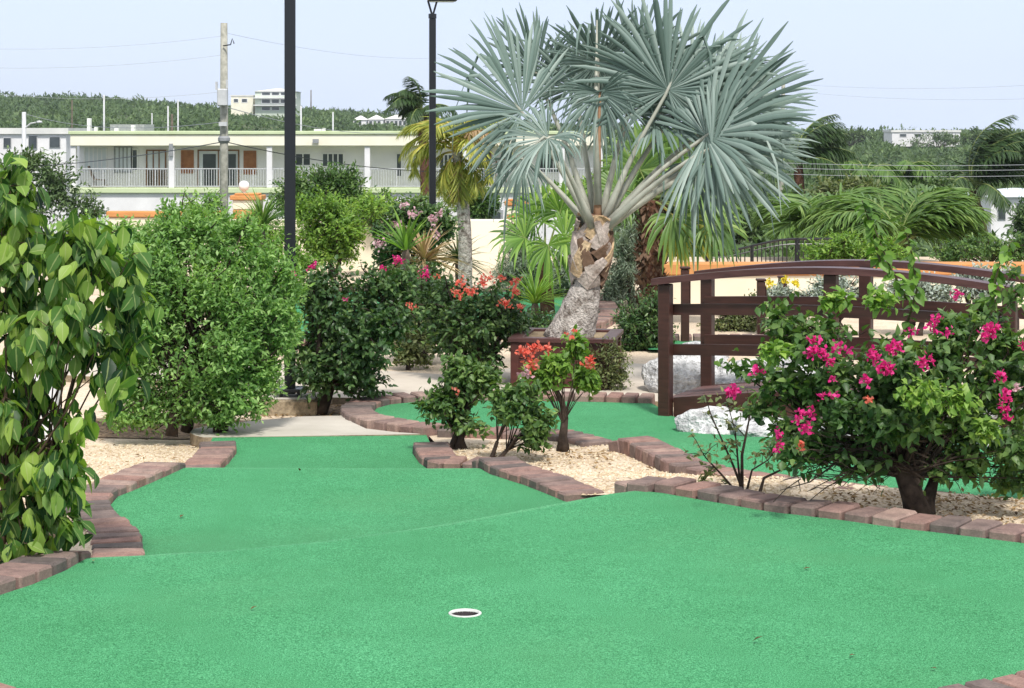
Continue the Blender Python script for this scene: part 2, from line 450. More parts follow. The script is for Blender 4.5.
cup_ring = [(CUPP.x+.055*math.cos(a*math.pi/16), CUPP.y+.055*math.sin(a*math.pi/16)) for a in range(32)]
EX = []
for i in range(160):
    x = -2.2 + i*.022
    for o in (-.05,-.012,0,.014,.05,.15,.30,.36,.5): EX.append((x+o*.1, ridge1(x)+o)); EX.append((x+o*.1, 10.0+o))
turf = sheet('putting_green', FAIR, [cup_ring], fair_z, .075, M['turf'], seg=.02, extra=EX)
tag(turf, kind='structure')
def wear_and_shade(o):  # worn line along the ridges, and painted shade on the turf behind them
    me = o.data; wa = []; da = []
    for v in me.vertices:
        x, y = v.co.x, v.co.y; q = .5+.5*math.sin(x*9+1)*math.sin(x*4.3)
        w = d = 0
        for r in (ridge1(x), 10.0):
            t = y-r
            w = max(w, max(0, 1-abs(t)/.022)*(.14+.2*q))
            if t > 0: d = max(d, float(np.interp(t, [.0,.05,.30,.5,.95],[0,.10,.30,.22,0])))  # painted shade, fading out with distance behind the ridge
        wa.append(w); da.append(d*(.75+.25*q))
    for n, a in (('wear', wa), ('ridge_shade', da)):
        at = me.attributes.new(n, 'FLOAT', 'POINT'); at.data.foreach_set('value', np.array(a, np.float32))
wear_and_shade(turf)

# second lane behind the island
LANE_K1 = [(447,431,-.14),(510,434,-.14),(572,437,-.14),(600,443,-.14),(614,447,-.14)]
LANE_K2 = [(634,441,-.09),(655,445,-.09),(680,456,-.09),(708,470,-.09),(770,481,-.09),(850,491,-.09),(940,500,-.09),(1024,508,-.09),(1110,516,-.09),(1190,517,-.09),(1240,505,-.10),(1255,485,-.11),(1230,466,-.12),(1170,455,-.12)]
LANE_L = [(652,403.5,-.14),(600,402,-.14),(540,401,-.14),(470,400,-.14),(416,402,-.14),(392,404,-.14),(377,408,-.14),(372,413,-.14),(376,418,-.14),(390,423,-.14),(416,427,-.14),(447,431,-.14)]
LANE_R = [(1110,448,-.12),(960,442,-.12),(860,440,-.12),(770,438,-.13),(700,424,-.14),(672,416,-.14),(655,405,-.14)]
LANE = xy(LANE_L) + xy(LANE_K1[1:]) + xy(LANE_K2) + xy(LANE_R)
def lane_z(x, y):
    a = min(1, max(0, (x-.50)/.18)) * min(1, max(0, (11.6-y)/.6))
    return -.14 + .05*a
tag(sheet('second_green', LANE, [], lane_z, .09, M['turf'], seg=.05), kind='structure')

def bed_z(x, y):
    if x < -1.1:
        return lerp_tab(y, [5, 7.2, 7.6, 9.5, 9.95, 10.4, 11.0, 12.4, 30], [.0,.0,-.04,-.05,-.105,-.15,-.20,-.215,-.22])
    base = lerp_tab(y, [5, 7.5, 8.0, 9.6, 10.15, 11.2, 12.4, 30], [.01,.01,-.035,-.05,-.118,-.13,-.20,-.22])
    return base
def shrink_out(poly, d):
    # push a loop outwards by d
    n = len(poly); out = []
    area = sum(poly[i][0]*poly[(i+1)%n][1]-poly[(i+1)%n][0]*poly[i][1] for i in range(n))
    s = 1 if area > 0 else -1
    for i in range(n):
        a = Vector(poly[i-1]); b = Vector(poly[i]); c = Vector(poly[(i+1)%n])
        t = ((b-a).normalized() + (c-b).normalized())
        if t.length < 1e-6: t = (c-b)
        t.normalize()
        out.append((b.x + s*t.y*d, b.y - s*t.x*d))
    return out
BACK = [(-2.6,16.6),(-2.6,22.3),(.7,22.3),(1.05,21.2),(1.05,19.2),(.85,18.3),(.6,17.9),(.2,17.8),(-1.0,17.0)]
HOLE_F = shrink_out(FAIR, .025)
HOLE_L = shrink_out(LANE, .04)
tag(sheet('gravel_ground', [(-5,4.2),(5.5,4.2),(9.5,29),(-9.5,29)], [HOLE_F, HOLE_L], bed_z, .16, M['gravel']), kind='structure')
# strip of bare soil with dry leaves round the shrubs
def blob_poly(cx, cy, rx, ry, n=26, seed=0):
    q = random.Random(seed); ph = [q.uniform(0, 6.28) for _ in range(4)]
    return [(cx+rx*(1+.12*math.sin(3*a+ph[0])+.09*math.sin(5*a+ph[1]))*math.cos(a), cy+ry*(1+.12*math.sin(2*a+ph[2])+.08*math.sin(6*a+ph[3]))*math.sin(a)) for a in [2*math.pi*i/n for i in range(n)]]
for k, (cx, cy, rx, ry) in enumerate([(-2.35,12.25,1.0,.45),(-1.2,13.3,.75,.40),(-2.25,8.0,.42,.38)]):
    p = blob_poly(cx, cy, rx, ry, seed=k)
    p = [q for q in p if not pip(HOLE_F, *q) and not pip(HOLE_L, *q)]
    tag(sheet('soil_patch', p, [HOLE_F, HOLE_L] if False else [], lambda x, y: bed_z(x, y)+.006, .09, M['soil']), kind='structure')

# concrete landing behind the lane, with a rounded left end
def slab(name, poly, zt, th, mt, ms):
    mb = MB(); n = len(poly)
    mb.add([(x,y,zt) for x,y in poly], [tuple(range(n))])
    mb.cur = 1
    mb.add([(x,y,zt) for x,y in poly]+[(x,y,zt-th) for x,y in poly], [(i,(i+1)%n,n+(i+1)%n,n+i) for i in range(n)])
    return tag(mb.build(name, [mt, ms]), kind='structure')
land = xy([(426,434,-.136),(213,437.3,-.136),(203,437.3,-.136),(194,435,-.136),(190,432.5,-.136),(193,429,-.136),(206,426,-.136),(250,421,-.136),(300,416.5,-.136),(345,415.5,-.136),(352,422,-.136),(366,428.5,-.136),(395,432,-.136)])
slab('concrete_landing', land[::-1], -.136, .16, M['concrete'], M['concrete_side'])
path = [(-1.5,13.85),(-1.2,13.35),(0,13.2),(1.15,13.15),(1.3,14.0),(1.35,15.2),(.5,15.4),(-.5,14.6),(-1.6,15.2),(-4.5,16.0),(-4.8,15.2)]
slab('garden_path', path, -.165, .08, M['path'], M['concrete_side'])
tag(sheet('back_green', BACK, [], lambda x, y: -.17, .3, M['turf']), kind='structure')

# far terrain: the site sits on a rise, the land drops behind it and climbs again to the ridge
def terr_z(x, y):
    px = 512 + x/max(y, 30)*F
    ridge_y = lerp_tab(px, [-400,0,120,200,300,430,560,700,800,900,1024,1400],[101,103,104,110,114,125,131,136,137,138,137,136])
    if y < 31: return -.30 if y > 3.9 else -.30
    if y < 88: return lerp_tab(y, [31,45,88], [-.45,-2.2,-6.0])
    zr = EYE + (HOR-ridge_y)/F*560
    lump = 1.1*math.sin(x*.021+1.7)*math.sin(y*.017) + .6*math.sin(x*.06+y*.03)
    t = min(1, max(0, (y-135)/(560-135)))
    if y <= 135: return -6.0
    if y <= 560: return -6.0 + (zr+6.0)*(t**.9) + lump*min(1, t*3)*(1-t*.6)
    return zr + lump*.4 - (y-560)*.012
def terrain():
    ys = list(np.arange(-12, 30, 6)) + [30, 31] + list(np.arange(36, 140, 6)) + list(np.arange(145, 600, 13)) + [620, 660, 720, 800, 900, 1100, 1400]
    us = np.linspace(-1.2, 1.2, 97)
    vs = []; fs = []
    for y in ys:
        w = max(40, y*.9)
        for u in us: vs.append((u*w, y, terr_z(u*w, y)))
    n = len(us)
    for j in range(len(ys)-1):
        for i in range(n-1):
            fs.append((j*n+i, j*n+i+1, (j+1)*n+i+1, (j+1)*n+i))
    me = bpy.data.meshes.new('hill_terrain'); me.from_pydata(vs, [], fs); me.materials.append(M['hill'])
    me.polygons.foreach_set('use_smooth', [True]*len(fs))
    tag(link('hill_terrain', me), kind='structure')
terrain()

# pebbles on the beds: one loose mass
def pebbles():
    P = []
    while len(P) < 15000:
        k = R.random()
        if k < .45: x, y = R.uniform(-.6, 1.3), R.uniform(8.9, 11.2)
        elif k < .8: x, y = R.uniform(-2.6, -1.4), R.uniform(8.2, 11.6)
        else: x, y = R.uniform(.6, 2.4), R.uniform(8.0, 10.3)
        if pip(HOLE_F, x, y) or pip(HOLE_L, x, y): continue
        P.append((x, y, bed_z(x, y)+.002))
    N = len(P)
    tv = np.array([(1,0,0),(0,1,0),(-1,0,0),(0,-1,0),(0,0,.75),(0,0,-.4)], float)
    tf = [(0,1,4),(1,2,4),(2,3,4),(3,0,4)]
    ang = rng.uniform(0, 6.28, N); s = rng.uniform(.0035, .0095, N)
    st = rng.uniform(.7, 1.3, (N,1,3))
    v = tv[None]*st*s[:,None,None]
    c, sn = np.cos(ang)[:,None], np.sin(ang)[:,None]
    V = np.stack([v[...,0]*c-v[...,1]*sn, v[...,0]*sn+v[...,1]*c, v[...,2]], -1) + np.array(P)[:,None,:]
    loops = (np.array(tf).ravel()[None]+(np.arange(N)*6)[:,None]).ravel()
    starts = np.arange(N*4)*3
    tag(link('loose_gravel', raw_mesh('loose_gravel', V.reshape(-1,3), loops, starts, M['pebble'], np.repeat(rng.uniform(0,1,N), 6))), 'loose beige gravel stones on the planting beds', 'gravel', kind='stuff')
pebbles()
def litter():
    P = []
    areas = [(-2.6,-1.0,12.0,13.4,900),(-2.7,-1.5,8.4,11.8,90),(1.4,2.6,8.3,9.2,800),(.1,1.2,9.3,11,50),(-2.4,-1.7,7.3,8.4,90),(-.1,.5,10.2,10.9,120)]
    for x0,x1,y0,y1,n in areas:
        for _ in range(n):
            x, y = R.uniform(x0,x1), R.uniform(y0,y1)
            if pip(HOLE_F,x,y) or pip(HOLE_L,x,y) or pip(land,x,y): continue
            P.append((x,y,bed_z(x,y)+R.uniform(.008,.016)))
    N = len(P); d = rng.normal(size=(N,3)); d[:,2] *= .2
    n = np.tile((0,0,1.), (N,1)) + rng.normal(size=(N,3))*.3
    tag(link('leaf_litter', leaves('leaf_litter', T_SMALL, P, d, n, rng.uniform(.015,.045,N), M['leaf_litter'], rng.uniform(0,1,N))), 'dry brown leaves fallen under the shrubs', 'leaf litter', kind='stuff')
litter()

# ------------------------------------------------------------------ brick edgings
def brick_meshes():
    out = []
    for k in range(5):
        q = random.Random(k)
        mb = MB(); mb.box((-.0475,-.1,-.12),(.0475,.1,.0))
        me = mb.mesh('brick', M['brick'], bevel=.008)
        for v in me.vertices:
            v.co += Vector((q.uniform(-.0022,.0022), q.uniform(-.003,.003), q.uniform(-.0022,.0022)))
        out.append(me)
    return out
BRICKS = brick_meshes()
def edging(label, run, side, pitch=.102, rise=.040, tilt_start=False, tilt_end=False, loop=False, zf=None):
    """bricks laid crosswise along a run of world points; side +1 = outward is left of travel"""
    pts = [Vector(G(*p)) for p in run] if len(run[0]) == 3 and max(abs(run[0][1]),0) > 40 else [Vector(p) for p in run]
    L = [0]
    for a, b in zip(pts, pts[1:]): L.append(L[-1] + (b-a).length)
    n = max(1, int(round(L[-1]/pitch)))
    c = sum((p for p in pts), Vector())/len(pts)
    root = thing('brick_edging', pts[len(pts)//2], label, 'brick edging', 'brick edgings of the mini golf lanes')
    loc0 = root.location.copy()
    def at(s):
        s = min(max(s, 0), L[-1]); i = 0
        while i < len(L)-2 and L[i+1] < s: i += 1
        t = (s-L[i])/max(L[i+1]-L[i], 1e-9)
        return pts[i].lerp(pts[i+1], t)
    for k in range(n):
        s = (k+.5)/n*L[-1]
        p = at(s); t = (at(s+.09)-at(s-.09)); t.z = 0; t.normalize()
        out = Vector((-t.y, t.x, 0))*side
        z = (zf(p.x, p.y) if zf else p.z) + rise + R.uniform(-.004, .004)
        o = link('brick', R.choice(BRICKS), root)
        o.location = p + out*(.1 + R.uniform(-.004,.004)) - loc0; o.location.z = z - loc0.z
        rz = math.atan2(t.y, t.x) + R.uniform(-.025,.025); rx = R.uniform(-.02,.02); ry = R.uniform(-.02,.02)
        if tilt_end and k == n-1: ry += .2; o.location.z -= .016
        if tilt_start and k == 0: ry -= .2; o.location.z -= .016
        o.rotation_euler = (rx, ry, rz)
        o.scale = (L[-1]/n/.100*.925, 1, 1)
    return root
edging('near left brick edging beside the big-leaved shrub', RUN_A, 1, .118, tilt_end=True)
edging('S-curved brick edging at the left of the middle turf', RUN_B, 1, tilt_end=True)
edging('short brick edging by the left end of the concrete landing', RUN_C, 1)
edging('short curved brick edging at the left tip of the gravel island', RUN_D, 1)
edging('straight brick edging along the front of the gravel island', RUN_E, 1, tilt_start=True)
edging('long brick edging right of the near green below the pink bougainvillea', RUN_F, 1, .128)
edging('brick edging along the bottom of the near green', [(x,y,0) for x,y in RUN_GW], 1)
edging('low brick edging behind the small shrubs on the gravel island', LANE_K1, -1, zf=lambda x,y: -.14)
edging('brick edging behind the bare sapling beside the second green', LANE_K2, -1, tilt_start=True, zf=lambda x,y: -.09)
edging('curved brick edging round the left end of the second green', LANE_L, -1 if False else -1, zf=lambda x,y: -.14)
bk = [(x, y, -.17) for x, y in BACK]
edging('distant brick edging round the green behind the silver palm', [bk[6],bk[5],bk[4],bk[3],bk[2]], 1)
edging('distant brick edging at the far side of the back green', [bk[2],bk[1]], 1)
edging('distant brick edging in front of the back green', [bk[0],bk[8],bk[7]], -1)
strip = [(1.12,16.35),(2.9,16.2),(2.9,16.95),(1.12,17.05)]
tag(sheet('strip_green', strip, [], lambda x, y: -.175, .3, M['turf']), kind='structure')
edging('distant brick edging along the green strip behind the bridge', [(1.12,17.05,-.175),(2.9,16.95,-.175)], 1)

# ------------------------------------------------------------------ golf cup
cup = thing('golf_cup', CUPP, 'round white-rimmed golf hole sunk in the near green', 'golf hole')
mb = MB(); mb.lathe([(.0545,-.004),(.0555,.0025),(.053,.0045),(.0487,.004),(.048,-.006)], 40); mb.build('rim', M['plastic_white'], cup, smooth=True)
mb = MB(); mb.lathe([(.048,-.004),(.048,-.09),(.02,-.095),(.0005,-.095)], 32); mb.build('liner', M['liner'], cup, smooth=True)
for k, (px, py, s, lab) in enumerate([(180,519,.022,'tiny dry leaf on the middle turf, left of centre'),(93,562,.022,'yellowed fallen leaf on the turf beside the near left edging'),(300,472,.02,'curled dry leaf on the crest of the middle turf'),(930,669,.018,'dark leaf scrap on the green touching the bottom right bricks'),(752,643,.026,'dark curled leaf scrap on the green right of the golf hole'),(856,656,.018,'tiny dark seed pod on the green near the bottom right bricks'),(803,570,.020,'pale brown leaf scrap on the green below the long right edging'),(250,612,.018,'small leaf scrap on the green left of the golf hole')]):
    p = G(px, py, -.07 if py < 530 else 0); z = fair_z(p.x, p.y)
    o = link('fallen_leaf', leaves('fallen_leaf', T_SMALL, [(0,0,0)], [(R.uniform(-1,1),R.uniform(-1,1),.25)], [(0,0,1)], [s*1.6], M['leaf_litter'], [.7 if k == 1 else .1]), loc=(p.x,p.y,z+.006))
    tag(o, lab, 'leaf', 'leaves fallen on the turf')
# ------------------------------------------------------------------ shrubs and trees
def rdir(n, g):
    return nrm(g.normal(size=(n,3)))
def bush(name, label, cat, base, blobs, mat, bark, T=T_SMALL, ntw=400, lpt=7, size=(.03,.05), twig=.16, clumps=14, tight=.30, tvar=.13,
         up=.35, droop=0.0, trunk_r=.03, stems=1, spread=.1, flowers=None, seed=1, group=None, branch_sides=5, tint0=.1, tint1=.9, bare=0, crown='foliage', stem='stem', sub=.5, showtwigs=True):
    """base: world point on the ground; blobs: (frame x, frame y, half width, half height, depth offset[, half depth in m])"""
    g = np.random.default_rng(seed); q = random.Random(seed)
    base = Vector(base); D = base.y
    root = thing(name, base, label, cat, group)
    cen = []; rad = []; wts = []
    for b in blobs:
        c = W(b[0], b[1], D+b[4]); k = (D+b[4])/F
        rx, rz = b[2]*k, b[3]*k; ry = b[5] if len(b) > 5 else .5*(rx+rz)
        cen.append(c); rad.append((rx,ry,rz)); wts.append((rx*ry*rz)**(2/3))
    cen = np.array([list(c) for c in cen]); rad = np.array(rad); wts = np.array(wts)/sum(wts)
    # clump centres inside the blobs, mostly near their surface
    nb = g.choice(len(blobs), size=max(clumps, len(blobs)), p=wts); nb[:len(blobs)] = np.arange(len(blobs))
    u = rdir(len(nb), g); rr = g.uniform(.45, .92, len(nb)); rr[:len(blobs)] *= .3
    cl = cen[nb] + u*rad[nb]*rr[:,None]
    csz = (rad[nb].min(1))*g.uniform(.7, 1.35, len(nb))*tight
    ctint = g.uniform(-.16, .16, len(nb))
    # twig tips
    cw = csz**2/np.sum(csz**2)
    ci = g.choice(len(nb), size=ntw, p=cw)
    off = rdir(ntw, g)*(g.uniform(0,1,ntw)**.45)[:,None]
    tip = cl[ci] + off*csz[ci][:,None]*1.45
    fill = g.random(ntw) < sub
    bi = g.choice(len(blobs), size=ntw, p=wts)
    uf = rdir(ntw, g); rf = g.uniform(.25, 1, ntw)**.5
    tip = np.where(fill[:,None], cen[bi] + uf*rad[bi]*rf[:,None]*g.uniform(.85,1.06,ntw)[:,None], tip)
    src = np.where(fill[:,None], cen[bi], cl[ci]*.6 + cen[nb[ci]]*.4)
    low = base.z + .03
    tip[:,2] = np.maximum(tip[:,2], low + g.uniform(0,.05,ntw))
    od = nrm(tip - src + g.normal(size=(ntw,3))*.06 + np.array([0,0,1])*np.linalg.norm(tip-src,axis=1,keepdims=True)*(up-droop))
    # leaves along each twig
    k = lpt; tl = twig*g.uniform(.6,1.3,ntw)
    fr = np.tile((np.arange(k)+1)/k, (ntw,1)) + g.uniform(-.06,.06,(ntw,k))
    P = tip[:,None,:] - od[:,None,:]*(tl[:,None]*(1-fr))[:,:,None]
    lat = rdir(ntw*k, g).reshape(ntw,k,3)
    d = od[:,None,:]*(.25+.75*fr**2)[:,:,None] + lat*.85 + np.array([0,0,-droop*1.4])
    n = np.array([0,0,.9]) + (tip-src)[:,None,:]/np.linalg.norm(tip-src,axis=1)[:,None,None]*.5 + g.normal(size=(ntw,k,3))*.35
    tint = np.clip((g.random((ntw,k)) < .035)*.45 + .5 + (ctint[ci]*(~fill))[:,None] + (g.normal(size=(ntw,1))*.13) + g.normal(size=(ntw,k))*tvar + (fr-.6)*.16, tint0, tint1)
    sz = g.uniform(size[0], size[1], (ntw,k))
    Pl = P.reshape(-1,3) - np.array(base)
    me = leaves(crown, T, Pl, d.reshape(-1,3), n.reshape(-1,3), sz.ravel(), mat, tint.ravel())
    link(crown, me, root)
    # stems
    ends = list(range(len(nb)))
    for s in range(stems):
        mb = MB()
        b0 = Vector((q.uniform(-1,1)*spread, q.uniform(-.6,.6)*spread, -.04)) if stems > 1 else Vector((0,0,-.04))
        mine = [e for e in ends if e % stems == s]
        cm = Vector(cl[mine].mean(0)) - base if mine else Vector((0,0,.3))
        fork = b0.lerp(cm, .38); fork.z = max(fork.z, .05)
        j = .12*fork.length
        midp = b0.lerp(fork, .5) + Vector((q.uniform(-j,j), q.uniform(-j,j), 0))
        mb.tube([b0, midp, fork], [trunk_r*1.35, trunk_r, trunk_r*.8], 8)
        for e in mine:
            tgt = Vector(cl[e]) - base
            m1 = fork.lerp(tgt, .45) + Vector((q.uniform(-1,1), q.uniform(-1,1), q.uniform(0,1)))*.1*(tgt-fork).length
            r0 = trunk_r*q.uniform(.34,.55)
            mb.tube([fork, m1, tgt], [r0, r0*.6, r0*.25], branch_sides, cap=False)
        mb.build(stem, bark, root, smooth=True)
    if showtwigs:
        mb = MB(); sel = g.choice(ntw, size=min(ntw, 260 + bare), replace=False)
        for i in sel:
            a = Vector(tip[i]) - base; b = Vector(cl[ci[i]] if not fill[i] else (cen[bi[i]]*.5+tip[i]*.5)) - base
            m = a.lerp(b, .5) + Vector((q.uniform(-1,1), q.uniform(-1,1), q.uniform(-1,1)))*.12*(a-b).length
            rr0 = min(.004, trunk_r*.14)
            mb.tube([b, m, a], [rr0*1.5, rr0, rr0*.5], 3, cap=False)
        tag(mb.build('twiggery', bark, root), kind='stuff')
    for fl in (flowers or []):
        flower_cluster(root, base, *fl, g=g)
    return root

def flower_cluster(root, base, px, py, r, dy, n, mat, size=.019, name='flower_cluster', g=rng, half=1.0):
    """a cluster of papery bracts: r half width in frame pixels, at depth base + dy"""
    c = np.array(W(px, py, base.y+dy)) - np.array(base); k = (base.y+dy)/F
    n = int(n*1.7); m = max(2, n//9)
    cc = c + rdir(m, g)*g.uniform(0,1,(m,1))**.5*r*k*np.array([1,.7,.8])
    i = g.integers(0, m, n)
    P = cc[i] + g.normal(size=(n,3))*size*.45
    d = rdir(n, g) + np.array([0,-.35,.25]); nn = rdir(n, g)
    me = leaves(name, T_PETAL, P, d, nn, g.uniform(.7,1.2,n)*size, mat, np.clip(g.normal(.5,.22,n),0,1))
    o = link(name, me, root); return o

pk, rd, pl = M['bract_pink'], M['bract_red'], M['bract_pale']
# left foreground shrub with big leaves, hanging on a few crooked stems
b = W(8, 552, 7.6); b.z = .0
bush('broadleaf_shrub', 'big-leaved glossy shrub filling the left edge of the picture', 'shrub', b,
     [(2,235,58,80,0,.28),(78,262,48,52,-.05,.18),(35,320,80,55,0,.3),(122,300,34,55,-.1,.16),(112,370,38,48,-.08,.16),(140,335,18,36,-.1,.1),(98,240,45,28,-.05,.15),(-5,420,55,60,0,.26),(30,480,62,60,-.05,.22),(62,520,30,26,-.05,.1),(5,170,16,30,0,.12),(75,425,24,40,-.05,.12),(15,535,50,20,-.1,.15)],
     M['leaf_big'], M['twig'], T=T_BROAD, ntw=560, lpt=4, size=(.058,.108), twig=.14, clumps=46, tight=.36, up=.25, droop=.75, trunk_r=.013, stems=4, spread=.16, seed=3, tint0=.0, tint1=1, sub=.40, tvar=.27, group='garden shrubs')
# fine-leaved round bush
b = G(178, 440, -.11); b.y += .5
bush('round_bush', 'tall rounded bush of fine light green leaves left of the black lamp post', 'bush', b,
     [(195,325,90,105,0,.45),(258,295,50,75,.05,.3),(278,300,30,55,.08,.25),(190,395,50,30,0,.25),(150,290,50,75,-.05,.3),(205,235,62,38,.1,.3),(225,375,62,52,-.05,.3),(135,375,38,36,0,.25),(270,330,32,55,.1,.25),(235,255,55,45,.1,.25),(180,232,32,40,.1,.2),(130,268,40,42,.05,.25),(160,246,38,32,.1,.2),(122,252,36,34,.1,.2),(285,325,22,48,.05,.2),(150,408,50,32,0,.28),(130,420,30,20,0,.2),(220,398,50,34,-.05,.25),(125,330,35,70,.05,.25)],
     M['leaf_fine'], M['dark_bark'], ntw=7000, lpt=9, size=(.024,.044), twig=.13, clumps=130, tight=.22, up=.35, trunk_r=.028, stems=4, spread=.2, seed=4, sub=.42, group='garden shrubs')
# dark bougainvillea beside the lamp post
b = W(316, 411, 12.9); b.z = bed_z(0, 12.9)
bush('dark_bougainvillea', 'dark green bougainvillea on a short trunk just right of the black lamp post', 'bougainvillea', b,
     [(345,335,58,58,0,.4),(318,295,28,34,0,.25),(385,315,42,45,.05,.3),(315,370,28,36,-.05,.22),(402,280,30,22,.15,.2),(365,380,32,20,0,.2),(372,285,32,26,.1,.2)],
     M['leaf_dark'], M['dark_bark'], T=T_BOUG, ntw=1700, lpt=7, size=(.03,.05), twig=.13, clumps=34, tight=.34, up=.2, trunk_r=.045, stems=1, seed=5, sub=.4, group='bougainvillea bushes',
     flowers=[(292,273,5,-.2,14,pk),(312,266,5,-.2,16,pk),(411,308,6,-.25,16,rd),(345,300,3,-.3,5,pk)])
# bougainvillea with coral flowers behind the island
b = W(492, 384, 14.2); b.z = bed_z(0, 14.2)
bush('coral_bougainvillea', 'bougainvillea topped with coral red flowers left of the palm planter', 'bougainvillea', b,
     [(478,318,44,40,0,.35),(505,325,30,30,0,.25),(440,305,34,34,.2,.3),(480,355,36,24,0,.25),(455,330,30,30,.1,.25),(520,318,18,18,.1,.2)],
     M['leaf_dark'], M['dark_bark'], T=T_BOUG, ntw=1000, lpt=7, size=(.03,.05), twig=.13, clumps=30, tight=.34, up=.2, trunk_r=.04, stems=1, seed=6, sub=.4, group='bougainvillea bushes',
     flowers=[(463,286,9,-.3,44,rd),(472,291,7,-.3,34,rd),(486,281,9,-.3,50,rd),(501,280,5,-.3,20,rd),(516,283,6,-.2,28,rd),(511,291,7,-.25,30,rd),(505,304,8,-.3,38,rd),(519,305,5,-.25,20,rd),(458,294,6,-.3,22,rd)])
# left neighbour with pink flowers, further back
b = W(425, 372, 15.6); b.z = bed_z(0, 15.6)
bush('pink_bougainvillea', 'low bougainvillea with magenta clusters below the spiky dry plant', 'bougainvillea', b,
     [(425,300,34,36,0,.35),(405,290,26,26,0,.25),(428,335,26,30,0,.25),(445,290,24,22,.1,.2)],
     M['leaf_dark'], M['dark_bark'], T=T_BOUG, ntw=650, lpt=7, size=(.03,.05), twig=.13, clumps=20, tight=.34, up=.2, trunk_r=.03, stems=1, seed=7, sub=.4, group='bougainvillea bushes',
     flowers=[(401,259,7,-.2,36,pk),(421,275,9,-.25,60,pk),(381,270,5,-.1,20,pk),(428,270,5,-.2,20,pk),(436,276,5,-.2,14,rd)])
# two little trees and a shrub on the gravel island
b = G(457, 448, -.12)
bush('island_shrub', 'dense dark shrub at the left end of the gravel island', 'shrub', b,
     [(463,380,30,28,0,.18),(448,408,30,24,0,.16),(480,372,20,20,.05,.14),(462,425,26,16,0,.14),(440,400,18,18,0,.1),(488,385,14,16,0,.1)],
     M['leaf_boug'], M['dark_bark'], T=T_BOUG, ntw=460, lpt=6, size=(.028,.046), twig=.10, clumps=22, tight=.36, up=.1, trunk_r=.02, stems=3, spread=.05, seed=8, sub=.4, group='bougainvillea bushes',
     flowers=[(457,392,3,-.12,6,rd)])
b = G(494, 460, -.115)
bush('island_sapling', 'small low shrub with forked bare stems at the front of the gravel island', 'shrub', b,
     [(520,403,34,18,0,.14),(540,420,18,20,0,.12),(503,404,17,16,0,.1),(536,436,14,14,-.03,.09),(522,392,20,10,0,.1)],
     M['leaf_boug'], M['dark_bark'], T=T_BOUG, ntw=330, lpt=6, size=(.028,.048), twig=.09, clumps=16, tight=.38, up=.1, trunk_r=.012, stems=3, spread=.03, seed=9, sub=.4, group='bougainvillea bushes')
b = G(563, 450, -.12)
def leaning_tree():
    root = bush('flowering_tree', 'small crooked tree with coral flowers in front of the palm planter', 'small tree', b,
     [(548,376,28,13,0,.12),(584,378,14,16,0,.1),(532,370,14,10,0,.1),(577,345,8,17,0,.07),(558,362,20,10,0,.1)],
     M['leaf_bright'], M['dark_bark'], T=T_BOUG, ntw=240, lpt=6, size=(.03,.05), twig=.09, clumps=18, tight=.38, up=.15, trunk_r=.010, stems=1, seed=10, sub=.4, group='bougainvillea bushes',
     flowers=[(522,353,5,-.1,26,rd,.026),(534,347,5,-.1,22,rd,.026),(546,347,3,-.1,12,rd,.026),(533,364,5,-.1,20,rd,.026),(588,362,5,-.1,24,rd,.026),(524,374,5,-.1,16,pl,.026),(571,334,2,-.05,5,rd,.024)])
    mb = MB(); q = random.Random(3)
    P = [W(x, y, b.y+dy) - b for x, y, dy in ((563,452,0),(563,436,0),(565,418,.02),(562,402,0),(556,390,0),(549,380,0))]
    mb.tube(P, [.040,.024,.019,.017,.014,.008], 10)
    mb.build('trunk', M['dark_bark'], root, smooth=True)
leaning_tree()
b = W(606, 396, 13.75); b.z = bed_z(0, 13.75)
bush('khaki_shrub', 'airy olive-yellow shrub against the right side of the palm planter', 'shrub', b,
     [(605,368,24,24,0,.16),(618,378,16,16,0,.12),(592,384,16,12,0,.12),(610,350,12,12,0,.1)],
     M['leaf_khaki'], M['twig'], ntw=420, lpt=7, size=(.018,.034), twig=.10, clumps=16, tight=.36, up=.3, trunk_r=.012, stems=4, spread=.05, seed=11, sub=.5, group='garden shrubs')
# small shrub left of the path
b = W(408, 372, 15.2); b.z = bed_z(0, 15.2)
bush('path_shrub', 'small pale shrub on a bent stem beside the garden path', 'shrub', b,
     [(412,340,20,24,0,.18),(420,355,14,14,0,.12),(402,350,12,16,0,.1)],
     M['leaf_khaki'], M['dark_bark'], T=T_BOUG, ntw=260, lpt=6, size=(.026,.044), twig=.11, clumps=10, tight=.38, up=.2, trunk_r=.02, stems=1, seed=12, sub=.5, group='garden shrubs')

